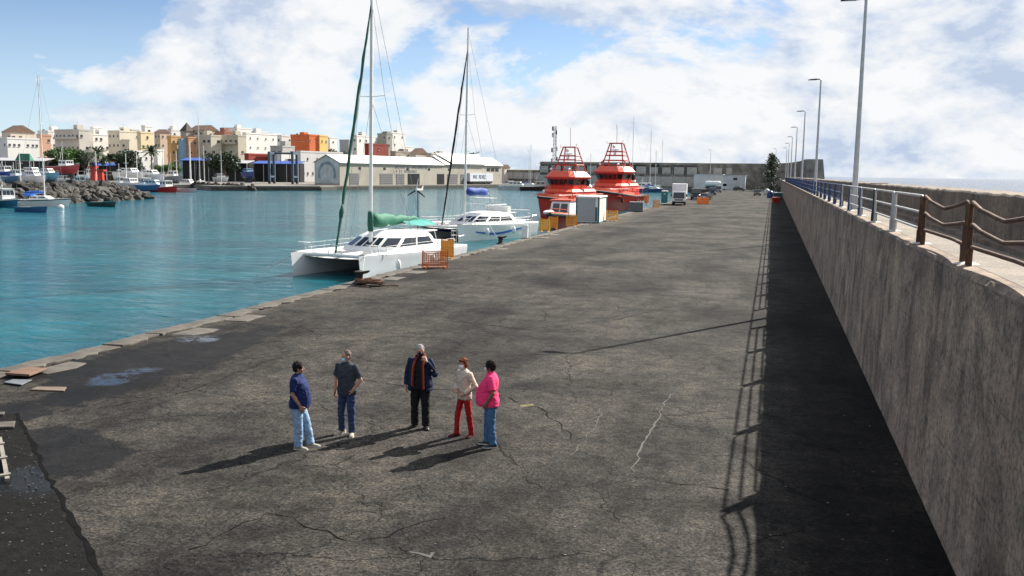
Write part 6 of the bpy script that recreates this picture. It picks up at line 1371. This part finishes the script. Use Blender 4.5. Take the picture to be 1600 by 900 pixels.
def person(label, px, face, spec):
    p = at(*px); rz = math.atan2(face[1], face[0]) - math.pi/2
    t = thing('person', label, 'person', (p.x, p.y, 0.0), rz, 'people talking on the quay'); k = spec.get('h', 1.72)/1.72; t.scale = (k,)*3
    S = spec; skin = mat('skin_'+S['id'], S['skin'], rough=.5, var=.08, scale=12)
    fat = S.get('fat', 1.0); bel = S.get('belly', 0.0); dp = S.get('deep', 1.0); sh = S.get('shoulder', .185); lean = S.get('lean', 0.0)
    def tor(ex):   # torso rings from hem up; ex = cloth allowance
        pr = [(.84, .176*fat, .115+bel*.88, .13), (.93, .180*fat, .118+bel*1.0, .130), (1.02, .175*fat, .118+bel*1.0, .115), (1.12, .168*fat, .118+bel*.9, .102), (1.24, .178*fat, .120+bel*.55, .112), (1.34, .182*fat, .112+bel*.2, .116), (1.41, sh*.98, .085, .098), (1.455, sh*.72, .066, .078), (1.485, .078, .058, .062)]
        return [oval(z, a+ex, f*dp+ex, b*dp+ex, 0, lean*(z-.9)) for z, a, f, b in pr]
    A = S['arms']   # dict side -> (shoulder, elbow, wrist, hand dir, palm dir, thumb dir, curl)
    Lg = S['legs']  # dict side -> (hip, knee, ankle, toe dir)
    hy = R(S.get('head_yaw', 0)); hp = R(S.get('head_pitch', 0)); hc = Vector((0, .022+lean*.62, 1.605))
    HR_ = Matrix.Translation(hc) @ Matrix.Rotation(hy, 4, 'Z') @ Matrix.Rotation(-hp, 4, 'X')
    def H(x, y, z): return HR_ @ Vector((x, y, z))
    hrot = HR_.to_3x3()
    # ---- body: head, neck, torso, arms, hands, legs in one skin
    mb = MB()
    mb.ell(hc + hrot @ Vector((0,-.008,.022)), (.074,.094,.098), 16, 12, rot=hrot)
    mb.ell(H(0,.018,-.045), (.056,.068,.068), 14, 10, rot=hrot); mb.ell(H(0,.052,-.078), (.030,.032,.026), 10, 8, rot=hrot)
    mb.ell(H(0,.094,-.018), (.014,.022,.026), 8, 8, rot=hrot); mb.ell(H(0,.082,.010), (.010,.014,.026), 8, 8, rot=hrot)
    for s in (-1, 1): mb.ell(H(s*.076,-.005,-.010), (.012,.020,.032), 8, 8, rot=hrot); mb.ell(H(s*.03,.070,-.030), (.024,.022,.022), 8, 8, rot=hrot)
    limb(mb, [(0, lean*.5, 1.40), (0, .005+lean*.55, 1.47), hc + Vector((0,-.012,-.05))], [.068, .056, .054])
    mb.loft([[(x*.93, y*.93, z) for x, y, z in r] for r in tor(-.012)])
    for sd, (a, b, c, hd, pm, th, cu) in A.items():
        limb(mb, [a, b, Vector(b).lerp(Vector(c), .3), c], [.052, .041, .042, .027]); hand(mb, Vector(c), hd, pm, th, cu)
    for sd, (a, b, c, td) in Lg.items(): limb(mb, [a, b, c], [.080, .052, .038])
    remesh(mb, 'body', skin, t, .0065, 2)
    # ---- shirt / sweater
    cl = S['top']; mb = MB(); mb.loft(tor(.016))
    for sd, (a, b, c, *_r) in A.items():
        a, b, c = Vector(a), Vector(b), Vector(c); ex = S.get('sleeve_ease', .020)
        ins = a + Vector((-a.x*.35, 0, .0))
        if S['sleeve'] == 'short': e = a.lerp(b, .80); mb.tube([ins, a, e], [.060, .056+ex*.8, .052+ex], 12); mb.ell(a, (.056+ex*.8,)*3, 12, 9)
        else: mb.tube([ins, a, b, b.lerp(c, .94)], [.062, .055+ex, .045+ex*1.1, .032+ex*.9], 12); mb.ell(a, (.056+ex,)*3, 12, 9); mb.ell(b, (.045+ex*1.1,)*3, 12, 9)
    mb.tube([(0, lean*.55-.004, 1.46), (0, .004+lean*.58, 1.515)], [.075, .064], 14)       # collar
    sh_ = remesh(mb, S.get('topname', 'shirt'), cl, t, .009, 4, .009)
    # ---- trousers
    mb = MB(); ez = S.get('leg_ease', .022)
    mb.loft([oval(.80, .165*fat, (.11+bel*.2)*dp, .125*dp), oval(.88, .178*fat, (.118+bel*.45)*dp, .135*dp), oval(.98, .172*fat, (.118+bel*.7)*dp, .118*dp)])
    for sd, (a, b, c, td) in Lg.items():
        a, b, c = Vector(a), Vector(b), Vector(c); c2 = b.lerp(c, 1.02)
        mb.tube([a+Vector((0,0,.06)), a, a.lerp(b,.5), b, b.lerp(c,.5), c2], [.088*fat**.5, .096*fat, .074*fat+ez*.5, .056+ez, .050+ez*1.1, .042+ez*1.25], 14); mb.ell(b, (.057+ez,)*3, 12, 9)
    remesh(mb, 'trousers', S['bottom'], t, .009, 3, S.get('wrk', .010))
    # ---- shoes
    for sd, (a, b, c, td) in Lg.items():
        c = Vector(c); d = Vector((td[0], td[1], 0)).normalized(); n_ = Vector((d.y, -d.x, 0)); rings = []
        for f, hw, hh in ((-.085,.028,.06), (-.06,.040,.085), (-.01,.042,.095), (.05,.044,.075), (.11,.050,.055), (.165,.044,.042), (.195,.020,.028)):
            q = Vector((c.x, c.y, 0)) + d*f; rings.append([q + n_*hw*math.cos(k*math.pi/5) + Vector((0,0, max(0, .004+hh*.5+hh*.52*math.sin(k*math.pi/5)))) for k in range(10)])
        so = MB().loft(rings).build('shoe', S['shoes'], t, 'all')
        MB().loft([[q2 for q2 in [Vector((c.x,c.y,0))+d*f+n_*hw, Vector((c.x,c.y,0))+d*f-n_*hw, Vector((c.x,c.y,.022))+d*f-n_*hw*.98, Vector((c.x,c.y,.022))+d*f+n_*hw*.98]] for f, hw in ((-.09,.03),(-.05,.043),(.05,.047),(.12,.053),(.17,.045),(.2,.02))]).build('sole', S.get('sole', m_rubber), so)
    # ---- hair: shell over crown and nape, broken up with tufts
    if S.get('hair'):
        mb = MB(); hv = S.get('hairvol', .012)
        mb.ell(H(0,-.022,.040), (.076+hv,.090+hv,.088+hv), 16, 12, rot=hrot)
        if S.get('hairlong'):
            mb.ell(H(0,-.050,-.02), (.078+hv,.062+hv,.085+hv), 14, 10, rot=hrot)
            for s in (-1,1): mb.ell(H(s*.066,-.01,-.005), (.022+hv*.5,.045,.06), 10, 8, rot=hrot)
            mb.ell(H(.01,.062,.085), (.06,.04,.026), 10, 8, rot=hrot)
        else: mb.ell(H(0,-.055,-.015), (.066+hv,.048+hv,.06), 14, 10, rot=hrot)
        rg = random.Random(S['id'])
        for i in range(26):
            a, e = rg.uniform(0, 6.28), rg.uniform(.1, 1.4); q = Vector((math.cos(a)*math.cos(e)*(.076+hv), math.sin(a)*math.cos(e)*(.088+hv)-.022, .040+math.sin(e)*(.088+hv)))
            if q.y > .055 and q.z < .09: continue
            mb.ell(H(*q), (.016,.016,.012), 7, 5)
        remesh(mb, 'hair', S['hair'], t, .009, 2)
    for s in (-1, 1): MB().ell(H(s*.030,.083,.008), (.011,.006,.006), 8, 6, rot=hrot).build('eye', m_dark, t, 'all'); MB().ell(H(s*.030,.086,.028), (.018,.007,.005), 8, 5, rot=hrot).build('eyebrow', S.get('hair') or m_iron, t, 'all')
    if S.get('mask'):
        rings = []
        for z, wd, yy in ((.002,.040,.098), (-.02,.062,.112), (-.05,.064,.114), (-.08,.050,.098), (-.10,.030,.070)):
            rings.append([H(wd*math.sin(a), (yy-.062)+.062*math.cos(a) if abs(a) < 1.6 else 0, z) for a in [R(-78)+i*R(156)/10 for i in range(11)]])
        mb = MB(); mb.loft(rings, 0, False, False); mk = mb.build('face_mask', S['mask'], t, 'all'); sm = mk.modifiers.new('thick', 'SOLIDIFY'); sm.thickness = .004
        for s in (-1,1): MB().tube([H(s*.058,.055,-.012), H(s*.078,.0,.012), H(s*.080,-.018,-.005)], .0022, 4).build('mask_strap', S['mask'], mk)
    else: MB().ell(H(0,.080,-.056), (.022,.008,.005), 8, 5, rot=hrot).build('mouth', mat('lips', (.25,.09,.07), rough=.5), t, 'all')
    return t, S
def cloth(n, c, r=.85, v=.14): return mat('cloth_'+n, c, rough=r, var=v, scale=14, bump=.5, spec=.2)
m_jl, m_jd, m_jb = cloth('light_jeans', (.20,.30,.43), v=.25), cloth('dark_jeans', (.028,.045,.095), v=.25), cloth('blue_jeans', (.06,.13,.25), v=.25)
SK1, SK2, SK3 = (.33,.17,.11), (.42,.22,.15), (.20,.10,.065)
def stand(w=.11, fy=(0,0), toe=((.35,1),(-.35,1)), knee=.02):
    return {'R': ((.088,0,.86), (w*.95,knee+fy[0]*.55,.47), (w,fy[0],.075), toe[0]), 'L': ((-.088,0,.86), (-w*.95,knee+fy[1]*.55,.47), (-w,fy[1],.075), toe[1])}
def arm_down(s, out=.05, fwd=.04, curl=.45, sh=.185): return ((s*sh,0,1.40), (s*(sh+out),-.02,1.13), (s*(sh+out*.9),fwd+.03,.875), (0,.12,-1), (-s,.1,0), (0,1,0), curl)
P = []
# 1: navy polo, pale jeans, side-on, facing right
person('man in navy polo shirt and pale jeans, leftmost of the group', (467, 700), (.97, .20), dict(id='a', h=1.70, skin=SK1, fat=1.15, deep=1.16, belly=.085, top=cloth('navy', (.010,.020,.085)), sleeve='short', bottom=m_jl, shoes=cloth('grey_suede', (.30,.27,.23)), sole=cloth('sole_pale', (.45,.43,.4)),
    hair=cloth('black_hair', (.008,.007,.007)), hairvol=.016, head_yaw=12, leg_ease=.034, mask=None,
    arms={'R': ((.195,0,1.40), (.235,-.03,1.13), (.20,.10,.90), (-.1,.45,-1), (-1,0,0), (0,1,.2), .5), 'L': arm_down(-1, .05, .08)}, legs=stand(.10, (.02,.20), ((.1,1),(-.15,1)))))
# 2: grey polo, facing the camera, hand in pocket
person('man in dark grey polo shirt with blue face mask, hand in pocket', (543, 678), (-.10, -1), dict(id='b', h=1.74, skin=SK2, fat=1.1, belly=.02, top=cloth('charcoal', (.035,.043,.053)), sleeve='short', bottom=m_jd, shoes=cloth('beige_suede', (.42,.36,.27)), sole=cloth('sole_pale', (.45,.43,.4)),
    hair=cloth('grey_stubble', (.14,.105,.09)), hairvol=.001, head_yaw=-32, head_pitch=9, mask=cloth('pale_blue_mask', (.38,.62,.72)),
    arms={'R': ((.19,0,1.40), (.265,-.02,1.14), (.255,.05,.89), (0,.1,-1), (-1,0,0), (0,1,0), .5), 'L': ((-.19,0,1.40), (-.285,-.05,1.14), (-.19,.07,.965), (.35,.25,-1), (1,-.2,0), (0,1,.2), .4)}, legs=stand(.13, (0,.05), ((.35,1),(-.55,1)))))
# 3: navy jacket, scarf, hand to face
t3, S3 = person('grey-haired man in open navy jacket with red scarf, hand raised to his face', (657, 668), (.10, -1), dict(id='c', h=1.77, skin=SK2, sleeve_ease=-.004, fat=1.2, belly=.05, top=cloth('black_shirt', (.012,.011,.013)), sleeve='short', bottom=cloth('black_trousers', (.010,.010,.012)), shoes=cloth('black_leather', (.02,.02,.022), .35), leg_ease=.030,
    hair=cloth('grey_hair', (.30,.29,.28)), hairvol=.006, head_yaw=28, head_pitch=4, mask=cloth('black_mask', (.012,.011,.012)),
    arms={'R': ((.20,0,1.40), (.28,-.02,1.13), (.285,.06,.88), (0,.15,-1), (-1,0,0), (0,1,0), .55), 'L': ((-.20,0,1.40), (-.315,.05,1.15), (-.165,.175,1.44), (.55,-.25,.8), (.5,-.7,0), (.5,.5,.4), .9)}, legs=stand(.125, (-.03,.05), ((.4,1),(-.5,1)))))
m_jack = cloth('navy_jacket', (.010,.018,.045)); mb = MB(); rings = []
for z, a, f, b in ((.80,.272,.205,.185), (.95,.255,.195,.17), (1.12,.242,.18,.15), (1.28,.24,.165,.152), (1.38,.222,.135,.145), (1.44,.178,.10,.115), (1.48,.105,.08,.092)):
    th = [R(128) + i*(R(412)-R(128))/22 for i in range(23)]      # from the front-right opening round the back to the front-left
    out = [(a*math.cos(q+0), (f if math.sin(q) > 0 else b)*math.sin(q), z) for q in th]; inn = [((a-.03)*math.cos(q), ((f if math.sin(q) > 0 else b)-.03)*math.sin(q), z) for q in reversed(th)]
    rings.append(out + inn)
mb.loft(rings)
for sd, arm in S3['arms'].items():
    a, b, c = Vector(arm[0]), Vector(arm[1]), Vector(arm[2]); mb.tube([a*.8+Vector((0,0,.28)), a, b, b.lerp(c,.93)], [.07,.074,.066,.056], 12); mb.ell(a, (.074,)*3, 12, 9); mb.ell(b, (.071,)*3, 12, 9)
remesh(mb, 'jacket', m_jack, t3, .010, 3, .009)
m_scarf = cloth('red_scarf', (.16,.020,.016)); m_scarf2 = cloth('orange_scarf_trim', (.30,.085,.035))
for s, zb in ((1,.90),(-1,.84)):
    v = []; zs = [1.50,1.42,1.30,1.15,1.0,zb]
    sc1 = MB().loft([[(s*(x-.024), y, z), (s*(x+.026), y-.010, z), (s*(x+.026), y+.010, z), (s*(x-.024), y+.020, z)] for x, y, z in ((.065,.075,1.49),(.085,.115,1.42),(.100,.178,1.30),(.108,.192,1.14),(.112,.196,1.0),(.112,.192,zb))]).build('scarf', m_scarf, t3, 35)
    MB().loft([[(s*(x+.006), y+.016, z), (s*(x+.026), y+.008, z), (s*(x+.026), y+.014, z), (s*(x+.006), y+.022, z)] for x, y, z in ((.085,.115,1.42),(.100,.178,1.30),(.108,.192,1.14),(.112,.196,1.0),(.112,.192,zb+.03))]).build('stripe', m_scarf2, sc1)
MB().tube([(.09,.0,1.49),(.06,-.075,1.52),(-.06,-.075,1.52),(-.09,.0,1.49)], .032, 8).build('scarf', m_scarf, t3, True)
# phone in the lowered hand
# 4: woman in beige sweater and red trousers
t4, S4 = person('woman with short auburn hair, beige sweater and red trousers', (725, 682), (-.5, -.86), dict(id='d', h=1.63, skin=SK2, fat=.90, belly=.0, shoulder=.165, top=cloth('beige_knit', (.50,.42,.34)), topname='sweater', sleeve='long', sleeve_ease=.016, bottom=cloth('red_trousers', (.30,.014,.016)), shoes=cloth('dark_red_shoes', (.11,.008,.010)), leg_ease=.012,
    hair=cloth('auburn_hair', (.12,.030,.014)), hairvol=.012, hairlong=True, head_yaw=12, mask=cloth('white_mask', (.72,.72,.70)), lean=.03,
    arms={'R': ((.165,0,1.39), (.26,-.03,1.14), (.10,.18,1.05), (-.8,.5,-.1), (.2,-.8,-.4), (0,.2,1), .6), 'L': ((-.165,0,1.39), (-.295,-.06,1.15), (-.15,.14,.99), (.8,.5,-.15), (-.2,-.8,-.4), (0,.2,1), .6)}, legs=stand(.13, (.10,-.10), ((.25,1),(-.3,1)))))
# 5: pink polo, jeans, side-on facing left
person('heavy-set person in bright pink polo and blue jeans, rightmost of the group', (766, 697), (-.97, -.22), dict(id='e', h=1.71, skin=SK3, fat=1.25, deep=1.18, belly=.125, shoulder=.20, top=cloth('bright_pink', (.80,.045,.16)), sleeve='short', sleeve_ease=.032, bottom=m_jb, shoes=cloth('dark_trainers', (.04,.045,.055)), sole=cloth('sole_pale', (.45,.43,.4)),
    hair=cloth('dark_curly_hair', (.012,.009,.008)), hairvol=.022, head_yaw=-8, mask=cloth('white_mask', (.72,.72,.70)), leg_ease=.026,
    arms={'R': ((.20,0,1.40), (.27,-.03,1.14), (.24,.10,.93), (-.2,.3,-1), (-1,0,0), (0,1,.2), .5), 'L': ((-.20,0,1.40), (-.285,-.06,1.14), (-.245,.07,.93), (.25,.35,-1), (1,0,0), (0,1,.2), .5)}, legs=stand(.105, (.07,-.06), ((.2,1),(-.2,1)))))

# ================================================================== DEBRIS ON THE NEAR LEFT OF THE QUAY
m_ply = mat('weathered_brown_board', (.125,.072,.043), rough=.8, var=.25, scale=4, bump=.3, dirt=(.13,.08,.05)); m_metal = mat('worn_grey_plate', (.13,.14,.15), rough=.45, var=.25, scale=4)
def plate(px4, name, label, m, th, z, cat, tilt=0):
    q = [at(*p) for p in px4]; c = sum(q, Vector())/4; me = MB().prism([(p.x-c.x, p.y-c.y) for p in q], 0, th).mesh(name, m); bevelled(me, th*.18); o = link(name, me, None, (c.x, c.y, z)); o.rotation_euler = (R(tilt), 0, 0); return tag(o, label, cat)
plate(((8,591),(42,579.5),(74,581.5),(46,593.5)), 'board', 'tilted brown board lying over a hole at the quay edge', m_ply, .06, .07, 'board', -1.5)
plate(((47,610.5),(58,606),(104,606.5),(100,612.5)), 'board', 'flat pale brown board set in the asphalt near the puddle', mat('pale_brown_board', (.13,.095,.068), rough=.8, var=.2, scale=4), .03, .004, 'board')
plate(((6,600),(20,595.5),(50,596),(34,604)), 'metal_plate', 'grey metal plate below the tilted brown board', m_metal, .02, .03, 'plate')
plate(((-25,672),(-12,664),(24,662),(22,670.5)), 'paving_slab', 'pale concrete slab lying on the dark strip at the left edge', m_cope, .05, .012, 'slab')
plate(((-14,650.5),(-6,647),(8,646.5),(6,650.5)), 'paving_slab', 'small pale slab fragment above the larger slab at the left edge', m_cope, .04, .012, 'slab')
a, b = at(0, 690), at(12, 756); t = thing('broken_crate', 'broken weathered wooden frame lying at the left edge', 'crate', (a.x, a.y, .02)); d = b-a; m_grey_wood = mat('grey_driftwood', (.19,.175,.15), rough=.85, var=.25, scale=5, bump=.3)
n_ = Vector((-d.y, d.x, 0)).normalized(); n_ = n_ if n_.x < 0 else -n_
for o_, h_ in ((.0,.05), (.28,.03)): MB().bar(n_*o_+Vector((0,0,h_)), d+n_*(o_*.6)+Vector((0,0,h_)), .07, .05).build('slat', m_grey_wood, t)
for f in (.2,.55,.93): MB().bar(d*f-n_*.06+Vector((0,0,.09)), d*f+n_*.55+Vector((0,0,.07)), .09, .03).build('slat', m_grey_wood, t)
tag(MB().add([at(*p)+Vector((0,0,.004)) for p in ((812,633),(834,631),(833,634.5),(813,636))], [(0,1,2,3)]).build('paint_mark', mat('faded_yellow_paint', (.10,.078,.022), rough=.8, var=.6, scale=8)), kind='structure')
